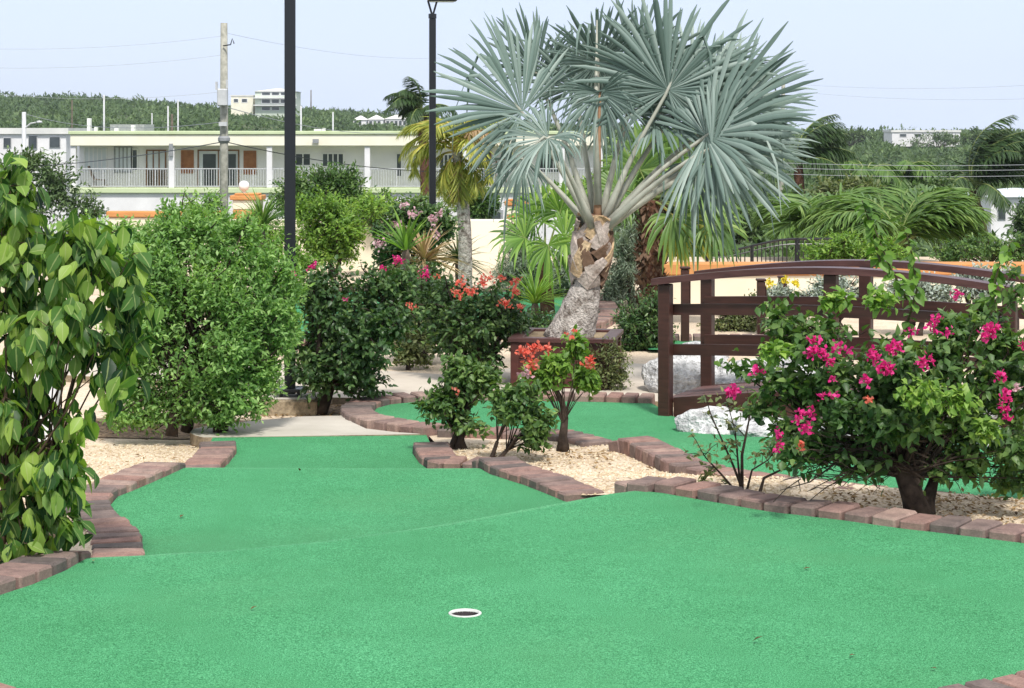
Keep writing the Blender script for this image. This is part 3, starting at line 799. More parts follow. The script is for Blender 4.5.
# the big bougainvillea in front of the bridge
b = G(917, 514, -.035)
def big_boug():
    fl = [(812,352,8,-.45,46,pk),(824,356,5,-.45,18,pk),(813,340,5,-.4,16,pk),(839,348,4,-.45,12,pk),(828,363,4,-.45,14,pk),(832,378,3,-.45,8,pk),(848,355,3,-.4,6,pk),
          (875,355,6,-.5,30,pk),(893,348,7,-.5,36,pk),(884,368,9,-.5,42,pk),(866,380,4,-.5,16,pk),(922,364,5,-.4,22,pk),(931,360,3,-.4,8,pk),(912,331,3,-.4,8,pk),
          (934,325,4,-.45,13,pk),(939,318,3,-.45,10,pk),(958,294,4,-.3,15,pk),(990,330,6,-.35,26,pk),(981,336,4,-.35,14,pk),(994,327,4,-.35,12,pk),(949,334,3,-.4,8,pk),
          (1001,375,5,-.35,18,pk),(1005,396,5,-.35,20,pk),(1003,408,4,-.35,14,pk),(1004,419,3,-.35,9,pk),(1018,387,4,-.3,10,pl),(1022,345,4,-.3,12,pk),
          (757,371,4,-.3,16,pk),(733,392,5,-.35,18,pk),(804,414,4,-.5,13,pk),(812,413,4,-.5,14,pk),(805,429,6,-.5,22,pk),(779,435,3,-.45,12,pk),(778,445,5,-.45,18,pk),(800,445,4,-.5,10,rd),(822,396,3,-.5,8,pk),(834,397,3,-.5,8,pk),(871,400,4,-.5,9,rd),(799,421,3,-.5,8,pk)]
    root = bush('magenta_bougainvillea', 'wide bougainvillea with magenta flowers in front of the wooden bridge', 'bougainvillea', b,
     [(820,340,52,34,0,.28),(880,364,58,44,-.05,.38),(950,366,52,50,0,.38),(1012,368,34,66,.05,.33),(830,395,46,40,-.05,.3),(900,410,60,40,-.1,.35),(785,325,28,22,.05,.18),(965,420,45,40,0,.3),(1010,440,30,45,0,.25),
      (775,380,24,20,0,.15),(800,440,34,26,-.1,.2),(1018,292,14,24,.1,.12),(860,455,50,22,-.05,.25),(752,370,24,13,0,.12),(768,402,22,22,0,.12),(795,322,34,15,0,.12),(805,458,36,18,-.05,.15),(872,466,38,16,-.08,.15),(962,466,40,20,-.02,.18),(1010,475,26,22,0,.15),(985,318,36,20,.05,.2)],
     M['leaf_boug'], M['dark_bark'], T=T_BOUG, ntw=2500, lpt=6, size=(.030,.054), twig=.12, clumps=100, tight=.24, up=.12, trunk_r=.018, stems=3, spread=.05, seed=13, sub=.16, bare=400, group='bougainvillea bushes', flowers=fl)
    q = random.Random(8)
    mb = MB()
    P = [W(x, y, b.y+dy)-b for x, y, dy in ((920,522,0),(917,505,0),(910,488,0),(902,470,0),(893,455,0))]
    mb.tube(P, [.072,.050,.042,.034,.02], 12)
    P2 = [W(x, y, b.y+dy)-b for x, y, dy in ((926,520,.02),(928,500,.03),(935,478,.05),(950,455,.05))]
    mb.tube(P2, [.045,.028,.02,.01], 10)
    for i, v in enumerate(mb.v):
        mb.v[i] = tuple(c + q.uniform(-.007,.007) for c in v)
    mb.build('trunk', M['dark_bark'], root, smooth=True)
    gg = np.random.default_rng(33)
    for (px, py, rr, dy) in ((918,392,30,-.42),(880,300,20,-.35),(955,400,24,-.38),(835,300,16,-.3),(985,428,20,-.3),(775,350,16,-.3)):
        n = 130; c = np.array(W(px,py,b.y+dy)) - np.array(b); k = (b.y+dy)/F*rr
        pos = c + rdir(n,gg)*gg.uniform(0,1,(n,1))**.5*k*np.array([1,.6,.6])
        link('new_growth', leaves('new_growth', T_BOUG, pos, rdir(n,gg)+np.array([0,-.3,-.2]), np.tile((0,-.3,1.),(n,1))+gg.normal(size=(n,3))*.4, gg.uniform(.028,.05,n), M['leaf_bright'], np.clip(gg.normal(.6,.22,n),0,1)), root)
    # bare tangled side branches close to the ground
    mb = MB()
    for i in range(64):
        a = W(q.uniform(895,930), q.uniform(440,480), b.y+q.uniform(-.08,.1)) - b
        lx = q.choice((-1,-1,1))
        e = W(905+lx*q.uniform(40,150), q.uniform(405,496), b.y+q.uniform(-.3,.3)) - b
        m1 = a.lerp(e,.4)+Vector((0,q.uniform(-.05,.05),q.uniform(.0,.08))); m2 = a.lerp(e,.75)+Vector((q.uniform(-.03,.03),q.uniform(-.05,.05),q.uniform(-.05,.03)))
        r0 = q.uniform(.002,.007)
        mb.tube([a,m1,m2,e],[r0,r0*.8,r0*.5,r0*.3],4,cap=False)
        for _ in range(2):
            f = m1.lerp(e,q.random()); e2 = f+Vector((q.uniform(-.14,.14),q.uniform(-.1,.1),q.uniform(-.1,.08)))
            mb.tube([f,f.lerp(e2,.5)+Vector((0,0,.01)),e2],[r0*.45,r0*.4,r0*.25],3,cap=False)
    tag(mb.build('bare_twigs', M['dark_bark'], root), kind='stuff')
    # long shoots rising above the bridge rail
    g = np.random.default_rng(21)
    for pts in ([(905,330,0),(917,290,-.05),(912,255,-.05),(905,228,-.05)],[(990,300,0),(1000,262,0),(1012,240,0)],[(880,262,-.1),(872,230,-.05),(862,200,-.05)],[(907,300,-.1),(888,262,-.1),(868,212,-.05)]):
        mb = MB(); P = [W(x,y,b.y+dz)-b for x,y,dz in pts]
        mb.tube(P, [.006,.004,.0025] if len(P) == 3 else [.007,.005,.004,.002], 5)
        sh = mb.build('shoot', M['green_stem'], root, smooth=True)
        n = 34; pos = []; dd = []
        for i in range(n):
            t = (i+.5)/n*(len(P)-1); k = int(t); p = P[k].lerp(P[k+1], t-k)
            pos.append(p); dd.append((g.normal(), g.normal()-.3, g.normal()*.5-.5))
        link('shoot_leaves', leaves('shoot_leaves', T_BROAD, np.array([list(p) for p in pos]), dd, np.tile((0,-.3,1.),(n,1))+g.normal(size=(n,3))*.3, g.uniform(.04,.07,n), M['leaf_bright'], np.clip(g.normal(.35,.2,n),0,1)), sh)
big_boug()

b = G(1042, 500, -.05)
bush('edge_shrub', 'twiggy shrub with pale new leaves at the right edge beside the magenta bougainvillea', 'shrub', b,
     [(1045,440,34,40,0,.2),(1030,405,24,30,.05,.15),(1075,430,40,50,.05,.25),(1020,455,20,24,0,.12)],
     M['leaf_khaki'], M['dark_bark'], T=T_BOUG, ntw=420, lpt=6, size=(.028,.048), twig=.11, clumps=18, tight=.32, up=.15, trunk_r=.014, stems=4, spread=.07, seed=44, sub=.3, group='garden shrubs',
     flowers=[(1004,398,4,-.1,12,pl),(1016,392,5,-.1,14,pl)])
# bare sapling with few leaves, right end of the island
b = G(744, 491, -.04)
def sapling():
    root = thing('sapling', b, 'thin nearly bare sapling with one pink bloom between the brick edgings', 'sapling', 'garden shrubs')
    g = np.random.default_rng(17); q = random.Random(4)
    st = [[(744,494,0),(733,465,0),(722,440,-.03),(711,415,-.05),(705,395,-.05)],[(741,494,.02),(738,462,.03),(735,430,.05),(727,402,.03)],[(738,494,-.03),(722,475,-.05),(706,458,-.08),(701,450,-.08)],
          [(746,494,0),(752,470,.02),(768,460,.03),(779,446,.05)],[(742,494,.04),(742,455,.06),(748,425,.06),(752,405,.08)],[(760,492,0),(764,478,.02),(785,468,.03),(800,455,.02)],[(740,494,-.02),(716,488,-.05),(700,482,-.06)]]
    mb = MB(); pos = []; dd = []
    for s in st:
        P = [W(x,y,b.y+dz)-b for x,y,dz in s]
        r = q.uniform(.006,.010)
        mb.tube(P, [r*(1-.75*i/(len(P)-1)) for i in range(len(P))], 6, cap=False)
        for k in range(5):
            t = q.uniform(1, len(P)-1.01); i = int(t); p = P[i].lerp(P[i+1], t-i)
            e = p + Vector((q.uniform(-.1,.1), q.uniform(-.06,.06), q.uniform(-.02,.1)))
            mb.tube([p,p.lerp(e,.5)+Vector((0,0,.008)),e],[r*.35,r*.28,r*.15],3,cap=False)
            for _ in range(7): pos.append(e.lerp(p,q.random()*.6)); dd.append((g.normal(),g.normal(),g.normal()*.6+.2))
        for _ in range(9): pos.append(P[-1].lerp(P[-2],q.random()*.5)); dd.append((g.normal(),g.normal(),g.normal()*.6+.3))
    mb.build('stem', M['dark_bark'], root, smooth=True)
    n = len(pos)
    link('foliage', leaves('foliage', T_BOUG, np.array([list(p) for p in pos])+g.normal(size=(n,3))*.012, dd, np.tile((0,-.3,1.),(n,1))+g.normal(size=(n,3))*.4, g.uniform(.02,.042,n), M['leaf_khaki'], np.clip(g.normal(.55,.25,n),0,1)), root)
    flower_cluster(root, b, 733, 392, 5, -.02, 18, pk, .026)
sapling()
# ------------------------------------------------------------------ palms
def smooth_path(pts, n):
    """Catmull-Rom through points"""
    pts = [Vector(p) for p in pts]; P = [pts[0]*2-pts[1]] + pts + [pts[-1]*2-pts[-2]]
    out = []
    m = len(pts)-1
    for i in range(n):
        t = i/(n-1)*m; k = min(int(t), m-1); u = t-k
        a,b,c,d = P[k],P[k+1],P[k+2],P[k+3]
        out.append(((b*2)+(c-a)*u+(a*2-b*5+c*4-d)*u*u+(b*3-a-c*3+d)*u**3)*.5)
    return out

def fan_blade(center, axis, normal, size, mat, g, nseg=44, span=300, cup=.25, sag=.3, split=.50, fold_k=.35, blunt=.03, pleat=.5, wf=.60, name='leaf_blade', ragged=.12, tbase=.5):
    """pleated fan leaf: strips radiating from the end of the stalk"""
    a = Vector(axis).normalized(); n = Vector(normal); n = (n - a*n.dot(a)).normalized(); x = a.cross(n)
    V = []; loops = []; starts = []; tint = []
    for i in range(nseg):
        th = math.radians((i/(nseg-1)-.5)*span)
        side = abs(th)/math.radians(span/2)
        L = size*(1 - .30*side**2)*(1+g.normal()*ragged*.6)
        th += math.radians(span/nseg)*g.normal()*.35
        d0 = (a*math.cos(th) + x*math.sin(th) + n*(fold_k*abs(math.sin(th)) - .12*g.random())).normalized()
        wdt = L*math.radians(span/nseg)*split*wf
        tt = min(1,max(0,tbase + g.normal()*.24))
        droop_k = sag*(.4+1.2*g.random()) + (2.0*g.random() if g.random() < .2 else 0)
        lat = (x*math.cos(th) - a*math.sin(th))
        twist = g.normal()*.35
        b = len(V); st = (0.02,.22,split,.64,.84,1.0)
        ws = (.06,.22/split,1.0,.92,.70 + blunt*.5,blunt)
        for t, wk in zip(st, ws):
            e = max(0, t-split)/(1-split)
            p = Vector(center) + d0*(L*t*(1-.10*droop_k*e*e)) + n*(L*(cup*t*(1-t*.55))) + Vector((0,0,-1))*(L*droop_k*.42*e**1.8) + lat*(L*.05*twist*e*e)
            w = wdt*wk
            tw = twist*e
            lv = lat*math.cos(tw) + n*math.sin(tw)
            fold = n*(w*pleat*(1-.35*e))
            V += [p - lv*w - fold*.0, p + fold, p + lv*w]
            tint += [tt]*3
        for s in range(len(st)-1):
            for k in (0,1):
                q = [b+s*3+k, b+s*3+k+1, b+s*3+k+4, b+s*3+k+3]
                starts.append(len(loops)); loops += q
    return raw_mesh(name, [tuple(v) for v in V], loops, starts, mat, tint, smooth=False)

def frond_fan(root, org, p0, hast, axis, normal, size, mats, g, r0=.022, **kw):
    """one palm leaf: part with its stalk and blade as sub-parts; p0, hast in world coordinates"""
    p0 = Vector(p0); hast = Vector(hast)
    mid = p0.lerp(hast,.5) + Vector((0,0,.05*(hast-p0).length))
    mb = MB(); pts = smooth_path([p0-org, mid-org, hast-org, hast-org+Vector(axis).normalized()*size*.28], 9)
    mb.tube(pts, [r0*float(np.interp(i, [0,1,3,6,8],[1.25,.85,.52,.36,.22])) for i in range(9)], 7)
    fr = mb.build('frond', mats[1], root, smooth=True)
    link('leaf_blade', fan_blade(hast-org, axis, normal, size, mats[0], g, **kw), fr)
    return fr

# silver palm in the wooden planter
def silver_palm():
    g = np.random.default_rng(31); q = random.Random(31)
    D = 14.0
    base = W(570, 335, D); base.z = EYE-(333-HOR)*D/F
    root = thing('silver_palm', base, 'large silver-blue fan palm leaning out of the brown wooden planter', 'palm tree', 'palm trees')
    # trunk
    tp = smooth_path([W(566,345,D)-base, W(577,318,D)-base, W(586,290,D)-base, W(589,265,D)-base, W(593,240,D)-base, W(597,215,D)-base], 26)
    rad = []
    for i in range(26):
        t = i/25
        r = np.interp(t, [0,.2,.38,.44,.52,.68,.84,1], [.172,.145,.11,.09,.105,.118,.10,.07])
        rad.append(float(r)*(1+.02*math.sin(i*2.1)))
    for nm, i0, i1, mt in (('trunk', 0, 13, M['palm_trunk']), ('fibre_core', 12, 26, M['boot_c'])):
        mb = MB(); mb.tube(tp[i0:i1], [r*(.97 if i0 else 1) for r in rad[i0:i1]], 22)
        for i, v in enumerate(mb.v):
            mb.v[i] = tuple(c + q.uniform(-.006,.006) for c in v)
        mb.build(nm, mt, root, smooth=True)
    # woven old leaf bases
    mats = [M['boot_a'], M['boot_b'], M['boot_b'], M['boot_b'], M['boot_b'], M['boot_c']]
    def boot(s, a, wind, length, w, mat, flare):
        """strap wrapped diagonally round the trunk from height s and angle a"""
        V = []; fs = []; n = 9
        for k in range(n):
            t = k/(n-1)
            u = min(.985, s + length*t)
            i = min(24, int(u*25)); f = u*25-i
            c = tp[i].lerp(tp[min(25,i+1)], f); r = rad[i]*(1-f)+rad[min(25,i+1)]*f
            ax = (tp[min(25,i+1)]-tp[max(0,i-1)]).normalized(); ex = ax.cross(Vector((0,1,0))).normalized(); ey = ax.cross(ex)
            aa = a + wind*t
            er = ex*math.cos(aa)+ey*math.sin(aa); et = -ex*math.sin(aa)+ey*math.cos(aa)
            ww = w*(1.15-.55*t); off = .012+.010*math.sin(t*3.1) + flare*t*t
            dirv = (ax*length*1.0 + et*wind*.13).normalized(); sd = dirv.cross(er).normalized()
            p = c + er*(r+off)
            for sx, dep in ((-1,-.018),(-.8,.006),(0,.010),(.8,.005),(1,-.018)):
                V.append(p + sd*(ww*sx) + er*dep)
        m = 5
        for k in range(n-1):
            for j in range(m-1): fs.append((k*m+j, k*m+j+1, (k+1)*m+j+1, (k+1)*m+j))
        mb = MB(); mb.add(V, fs)
        o = mb.build('leaf_base', mat, root)
        md = o.modifiers.new('thick', 'SOLIDIFY'); md.thickness = .012; md.offset = -1
    k = 0
    for ring in range(6):
        s = .44 + ring*.075
        for j in range(6):
            a = j*2*math.pi/6 + ring*.62 + q.uniform(-.25,.25)
            boot(s, a, (1 if (j+ring) % 2 else -1)*q.uniform(.7,1.4), q.uniform(.20,.30), q.uniform(.040,.060), q.choice(mats) if ring < 5 else M['boot_a'], q.uniform(.0,.03) if ring < 4 else q.uniform(.02,.06))
            k += 1
    crown = W(597, 222, D)
    sm = (M['palm_silver'], M['petiole'])
    # frame point of the blade centre, depth offset, 2-D direction the blade points, facing, size (px), span, sag
    L = [
     (522,112,-.15,(-.75,.62), (.25,-.85,.35), 102, 205, .30),
     (536,74,.35,(-.25,1), (.1,-.95,.1), 62, 170, .35),
     (598,62,.25,(.05,1), (.0,-.93,.25), 66, 330, .30),
     (640,72,.45,(.15,1), (-.1,-.9,.2), 76, 220, .35),
     (668,90,.05,(.32,1), (-.25,-.9,.3), 102, 300, .30),
     (706,136,-.15,(.85,.55), (-.3,-.85,.45), 120, 265, .30),
     (735,108,.40,(.9,.55), (-.2,-.9,.2), 82, 230, .35),
     (548,138,-.45,(-.55,-.35), (.2,-.6,.8), 62, 270, .95),
     (600,92,.05,(.1,-.6), (.0,-.95,.25), 54, 260, .55),
     (712,148,-.30,(.96,-.2), (-.1,-.8,.55), 90, 220, .35),
     (575,88,.4,(-.15,1), (.1,-.95,.2), 66, 230, .4),
     (692,92,.3,(.6,.8), (-.2,-.9,.3), 84, 230, .4),
     (630,110,.45,(.1,1), (0,-.95,.2), 70, 260, .4),
     (655,118,.30,(.5,.2), (-.2,-.9,.3), 86, 290, .45),
     (690,160,.35,(.6,-.6), (-.1,-.8,.5), 66, 230, .5),
     (745,150,.15,(1,.05), (.1,-.7,.7), 64, 200, .4),
     (752,138,.35,(.9,.3), (-.4,-.8,.3), 48, 210, .45),
     (522,158,.1,(-.3,-.9), (-.2,-.8,.5), 46, 150, .9),
    ]
    for (px,py,dy,ax,nr,sz,span,sag) in L:
        dd = D+dy; h = W(px,py,dd); size = 1.07*sz*dd/F
        ang = math.atan2(h.x-crown.x, max(.02,h.z-crown.z))
        p0 = crown + Vector((.075*math.sin(ang), .10*max(-1,min(1,dy*2.5)), .03*math.cos(ang)-.05))
        frond_fan(root, base, p0, h, (ax[0],dy*.25+q.uniform(-.35,.1),ax[1]), (nr[0]+q.uniform(-.35,.35),nr[1],nr[2]+q.uniform(-.3,.4)), size, sm if (px,py) != (600,92) else (M['palm_silver'], M['petiole_brown']), g, r0=.029, nseg=int(64*span/300)+6, span=span, sag=sag*.5, cup=.14, ragged=.15, blunt=.14, pleat=.9, wf=.62, fold_k=q.uniform(.1,.55), tbase=q.uniform(.38,.62))
    # a spear leaf standing upright in the middle
    mb = MB(); P = [W(598,205,D)-base, W(596,120,D+.05)-base, W(597,20,D+.1)-base]
    mb.tube(P, [.03,.022,.004], 6); mb.build('spear_leaf', M['petiole'], root, smooth=True)
    return root
silver_palm()

def planter():
    c = W(567, 385, 14.15); c.z = bed_z(0,14)
    root = thing('palm_planter', c, 'low red-brown wooden planter box holding the silver palm', 'planter', rz=math.radians(-9))
    S = .335; H = .36
    mb = MB()
    for k in range(3):
        z0 = -.02 + k*.128; z1 = z0+.124
        mb.box((-S,-S,z0),(S,-S+.03,z1)); mb.box((-S,S-.03,z0),(S,S,z1))
        mb.box((-S,-S+.032,z0),(-S+.03,S-.032,z1)); mb.box((S-.03,-S+.032,z0),(S,S-.032,z1))
    mb.build('side_boards', M['planter'], root, bevel=.004)
    for sx in (-1,1):
        for sy in (-1,1):
            mb = MB(); mb.box((sx*(S-.015)-.03, sy*(S-.015)-.03, -.02),(sx*(S-.015)+.03, sy*(S-.015)+.03, H-.012)); mb.build('corner_post', M['planter'], root, bevel=.004)
    mb = MB(); t = .09
    z0, z1 = H-.008, H+.024
    e = S+.03
    mb.box((-e,-e,z0),(e,-e+t,z1)); mb.box((-e,e-t,z0),(e,e,z1)); mb.box((-e,-e+t+.002,z0),(-e+t,e-t-.002,z1)); mb.box((e-t,-e+t+.002,z0),(e,e-t-.002,z1))
    mb.build('rim', M['rail_top'], root, bevel=.004)
    mb = MB(); mb.box((-S+.031,-S+.031,.05),(S-.031,S-.031,H+.006)); mb.build('earth', M['site_soil'], root)
planter()

# feather palms
def feather(root, org, pts, leaf, mat, rachis_mat, g, n=46, r0=.012, width=.055, hang=.6, vee=.5, name='frond', tb=.45):
    """pinnate leaf: curved midrib with two rows of leaflets"""
    P = smooth_path([Vector(p)-org for p in pts], 16)
    mb = MB(); mb.tube(P, [r0*(1-.85*i/15) for i in range(16)], 5)
    fr = mb.build(name, rachis_mat, root, smooth=True)
    pos = []; d = []; nn = []; sz = []; ti = []
    for i in range(n):
        t = .18 + .82*i/(n-1); f = t*15; k = min(14,int(f)); p = P[k].lerp(P[k+1], f-k)
        tg = (P[k+1]-P[k]).normalized(); sd = tg.cross(Vector((0,0,1)));
        if sd.length < .05: sd = Vector((1,0,0))
        sd.normalize(); upv = sd.cross(tg)
        Lf = leaf*(math.sin(math.pi*min(1,.12+.88*(t-.1)/.95))**.6 + .12)
        for s in (-1,1):
            dv = sd*s*(1-.2*t) + tg*(.55+.5*t) + upv*vee*(.5+.3*g.normal()) - Vector((0,0,hang*(.6+.6*g.random())))
            pos.append(p); d.append(dv + Vector(g.normal(size=3)*.10)); nn.append(upv + Vector(g.normal(size=3)*.25)); sz.append(Lf*g.uniform(.85,1.12)); ti.append(min(1,max(0,tb+g.normal()*.17)))
    T = leaf_template([(0,.3*width/.06*.06),(.3,.5*width),(.7,.42*width),(1,0)], .5, .28)
    link('leaf_fringe', leaves('leaf_fringe', T, np.array([list(p) for p in pos]), np.array([list(v) for v in d]), np.array([list(v) for v in nn]), sz, mat, ti), fr)
    return fr
def feather_palm(name, label, base, trunk_pts, trunk_r, fronds, leaf, mat, rm, seed, trunk_mat, n=46, group='palm trees', width=.055, hang=.6, vee=.5, r0=.02, wind=0, tb=.45, dry=0, bend=1.0):
    """fronds: list of (elevation deg, azimuth deg, length) rising from the top of the trunk"""
    g = np.random.default_rng(seed); q = random.Random(seed)
    base = Vector(base); root = thing(name, base, label, 'palm tree', group)
    tp = smooth_path([Vector(p)-base for p in trunk_pts], 18)
    mb = MB(); mb.tube(tp, [trunk_r*(1.25-.35*i/17)*(1+.05*(i%2)) for i in range(18)], 12); mb.build('trunk', trunk_mat, root, smooth=True)
    top = Vector(trunk_pts[-1])
    for j, (el, az, Lg) in enumerate(fronds):
        e = math.radians(el); a = math.radians(az)
        h = Vector((math.cos(a), math.sin(a), 0))
        pts = [top]
        cur = top.copy(); ang = e
        for s in range(5):
            cur = cur + (h*math.cos(ang) + Vector((0,0,math.sin(ang))) + Vector((wind*.16*s,0,0))).normalized()*Lg/5
            pts.append(cur.copy()); ang -= bend*math.radians(q.uniform(20,31)*(1.0 if el > -10 else .4))
        dr = j >= len(fronds)-dry
        feather(root, base, pts, leaf, M['palm_dry'] if dr else mat, M['petiole_brown'] if dr else rm, g, n=n, width=width, hang=hang, vee=vee, r0=r0, tb=tb)
    return root
def ring(n, el, Lg, seed, a0=0):
    q = random.Random(seed)
    return [(el+q.uniform(-12,12), a0+360*i/n+q.uniform(-14,14), Lg*q.uniform(.85,1.12)) for i in range(n)]

# yellowing palm left of the silver palm
b = W(465, 285, 22.0); b.z = bed_z(0,22)-.02
feather_palm('yellow_palm', 'yellowing feather palm with a ringed grey trunk left of the silver palm', b, [b, W(465,240,22), W(462,195,22), W(457,152,22)], .066,
    [(78,120,.72),(66,60,.7),(80,240,.7),(85,20,.8),(66,180,.80),(48,170,.78),(25,188,.66),(-5,178,.58),(-45,210,.5),(-58,300,.48),(-35,330,.52),(15,345,.58),(-68,250,.55),(58,0,.72),(48,300,.62),(75,160,.8),(40,200,.7),(-72,200,.5),(-70,320,.5),(65,320,.62)],
    .25, M['palm_yellow'], M['petiole_yellow'], 41, M['palm_trunk'], n=44, width=.07, hang=.55, r0=.015, tb=.48, dry=3)
# dark coconut palms on the slope
def coco(px, py_top, py_base, D, label, seed, L=2.1, wind=0, swept=None, mat='palm_dark', n_up=7, n_side=8, n_dn=6, trunk='fibre', dry=0, tr=.16, leaf=.55):
    b = W(px, py_base, D); tz = W(px-2, py_top, D)
    b.z = terr_z(b.x, b.y)-.1
    fr = ring(n_up, 60, L, seed) + ring(n_side, 25, L, seed+1, 20) + ring(n_dn, -20, L*.9, seed+2, 40) + ring(dry, -62, L*.7, seed+3, 10)
    if swept:
        q = random.Random(seed+9)
        fr = [(q.uniform(*swept[0]), q.uniform(*swept[1]), L*q.uniform(.7,1.1)) for _ in range(swept[2])] + ring(6, 30, L*.8, seed) + ring(dry, -62, L*.7, seed+3, 10)
    return feather_palm('coconut_palm', label, b, [b, b.lerp(tz,.5)+Vector((.1,0,0)), tz], tr, fr, leaf, M[mat], M['petiole_green'], seed, M[trunk], n=64, width=.075, hang=.75, vee=.2, r0=.035, wind=wind, tb=.4, dry=dry, bend=.72 if swept else .95)
coco(800, 165, 260, 62, 'dark windblown coconut palm right of the silver palm, on the skyline', 51, L=2.25, wind=.6, swept=((45,98),(-50,50),16))
coco(976, 188, 262, 58, 'dark coconut palm with a brown trunk beside the small white house', 52, L=2.5, wind=.4, dry=5, swept=((55,105),(-60,60),20))
coco(868, 180, 262, 66, 'yellow-green coconut palm between the two dark ones', 53, L=1.6, mat='palm_green')
coco(905, 178, 262, 70, 'coconut palm with drooping fronds left of the dark palm by the white house', 56, L=1.6, mat='palm_green', wind=.4)
coco(424, 112, 230, 60, 'dark slim palm behind the far lamp post', 54, L=1.5, leaf=.4, swept=((35,85),(100,260),7))
# clumping areca palm on the right
def areca(px, D, label, seed, n, k):
    base = W(px, 262, D); base.z = -.25
    fr = []
    q = random.Random(seed)
    for i in range(n):
        fr.append((q.uniform(35,82), q.uniform(0,360), k*q.uniform(1.1,1.6)))
    if k == 1: fr += [(48,185,1.6),(40,0,1.5),(35,10,1.45),(55,170,1.5),(62,200,1.3),(42,350,1.55),(36,178,1.6)]
    feather_palm('areca_palm', label, base, [base, base+Vector((0,0,.12)), base+Vector((0,0,.28))], .10, fr, .46, M['palm_green'], M['petiole_green'], seed+52, M['bark'], n=58, width=.07, hang=.4, vee=.5, r0=.018, tb=.5, bend=.78)
areca(900, 27, 'bushy green feather palm spreading low behind the bridge handrail', 9, 26, 1)
areca(822, 28.5, 'smaller feather palm left of the widest bushy one, above the metal fence', 10, 18, .8)

# fan palm with a red-brown fibrous trunk
def fan_palm(name, label, base, top, tr, L, mats, seed, trunk_mat, dead=0):
    g = np.random.default_rng(seed); q = random.Random(seed)
    base = Vector(base); root = thing(name, base, label, 'palm tree', 'palm trees')
    tp = smooth_path([Vector((0,0,-.05)), (Vector(top)-base)*.5, Vector(top)-base], 20)
    mb = MB(); mb.tube(tp, [tr*(1.05-.1*i/19) for i in range(20)], 14)
    tr_o = mb.build('trunk', trunk_mat, root, smooth=True)
    if dead:
        pos = []; d = []; n = []
        for i in range(dead):
            t = q.random(); k = int(t*18.99); a = q.uniform(0,6.283)
            p = tp[k] + Vector((math.cos(a)*tr*.97, math.sin(a)*tr*.97, 0))
            pos.append(list(p)); d.append((math.cos(a)*.8, math.sin(a)*.8, .7*q.choice((1,1,-1)))); n.append((math.cos(a), math.sin(a), .2))
        link('trunk_fibre', leaves('trunk_fibre', T_SMALL, np.array(pos), np.array(d)+g.normal(size=(dead,3))*.25, np.array(n), g.uniform(.05,.12,dead), M['boot_c'], g.uniform(0,1,dead)), root)
    for (px,py,D,ax,nr,sz,span,sag,mi) in L:
        h = W(px,py,D); frond_fan(root, base, Vector(top)+(h-Vector(top))*.08, h, (ax[0],0,ax[1]), nr, sz*D/F, mats[mi], g, r0=.016, nseg=int(30*span/300)+6, span=span, sag=sag, cup=.2, tbase=.45)
    return root
D = 19.0
b = W(652, 300, D); b.z = bed_z(0,D)
gy = [(M['palm_green'], M['petiole_green']), (M['palm_yellow'], M['petiole_yellow'])]
fan_palm('fan_palm', 'green fan palm with a shaggy red-brown trunk behind the bridge end', b, W(652,200,D), .105,
   [(640,170,D,(-.3,1),(0,-.9,.3),52,280,.4,0),(668,168,D+.2,(.4,.9),(0,-.9,.3),52,280,.4,0),(690,190,D-.3,(.9,-.3),(0,-.8,.6),56,250,.7,0),(700,212,D-.2,(.8,-.7),(.1,-.85,.4),50,230,.6,0),(712,222,D-.35,(.75,-.7),(0,-.8,.5),42,210,.6,0),(672,215,D-.4,(.3,-1),(0,-.85,.5),46,230,.6,0),
    (620,190,D-.2,(-.9,-.3),(0,-.8,.6),46,250,.7,0),(682,225,D-.3,(.3,-1),(0,-.9,.3),40,200,.5,1),(650,160,D+.4,(0,1),(0,-.95,.1),50,250,.4,0),(700,180,D+.3,(.9,.2),(0,-.9,.2),46,250,.5,0)], gy, 71, M['fibre'], dead=700)
D = 19.5
b = W(548, 300, D); b.z = bed_z(0,D)
fan_palm('young_fan_palm', 'short bright green fan palm between the grey shrubs left of the silver palm', b, W(545,262,D), .07,
   [(535,222,D,(-.6,.8),(.2,-.9,.4),40,260,.5,0),(560,212,D,(.3,1),(0,-.9,.3),40,280,.45,0),(525,238,D-.2,(-.9,.1),(0,-.8,.6),38,250,.7,0),(565,238,D-.3,(.8,.2),(0,-.8,.5),38,260,.6,0),(548,245,D-.35,(.1,-.5),(0,-.8,.6),36,270,.7,0),(545,210,D+.2,(0,1),(0,-.9,.2),38,240,.4,0),(575,218,D+.1,(.7,.7),(0,-.9,.3),38,250,.5,0)], [(M['leaf_bright'], M['petiole_green'])], 72, M['fibre'])

# spiky rosettes
def rosette(name, label, cat, base, n, length, width, mat, seed, el=(10,80), group='spiky garden plants', droop=.5):
    g = np.random.default_rng(seed); base = Vector(base)
    root = thing(name, base, label, cat, group)
    T = leaf_template([(0,.5*width),(.3,.6*width),(.7,.4*width),(1,0)], .5, droop)
    a = g.uniform(0,6.283,n); e = np.radians(g.uniform(el[0],el[1],n))
    d = np.stack([np.cos(a)*np.cos(e), np.sin(a)*np.cos(e), np.sin(e)],1)
    nn = np.stack([-np.cos(a)*np.sin(e), -np.sin(a)*np.sin(e), np.cos(e)],1)
    link('sword_foliage', leaves('sword_foliage', T, d*.02, d, nn, length*g.uniform(.7,1.1,n), mat, np.clip(g.normal(.5,.22,n),0,1)), root)
    mb = MB(); mb.tube([(0,0,-(base.z-bed_z(0,base.y))-.03),(0,0,-.02),(0,0,.03)], [.03,.035,.02], 8); mb.build('stem', M['bark'], root, smooth=True)
    return root
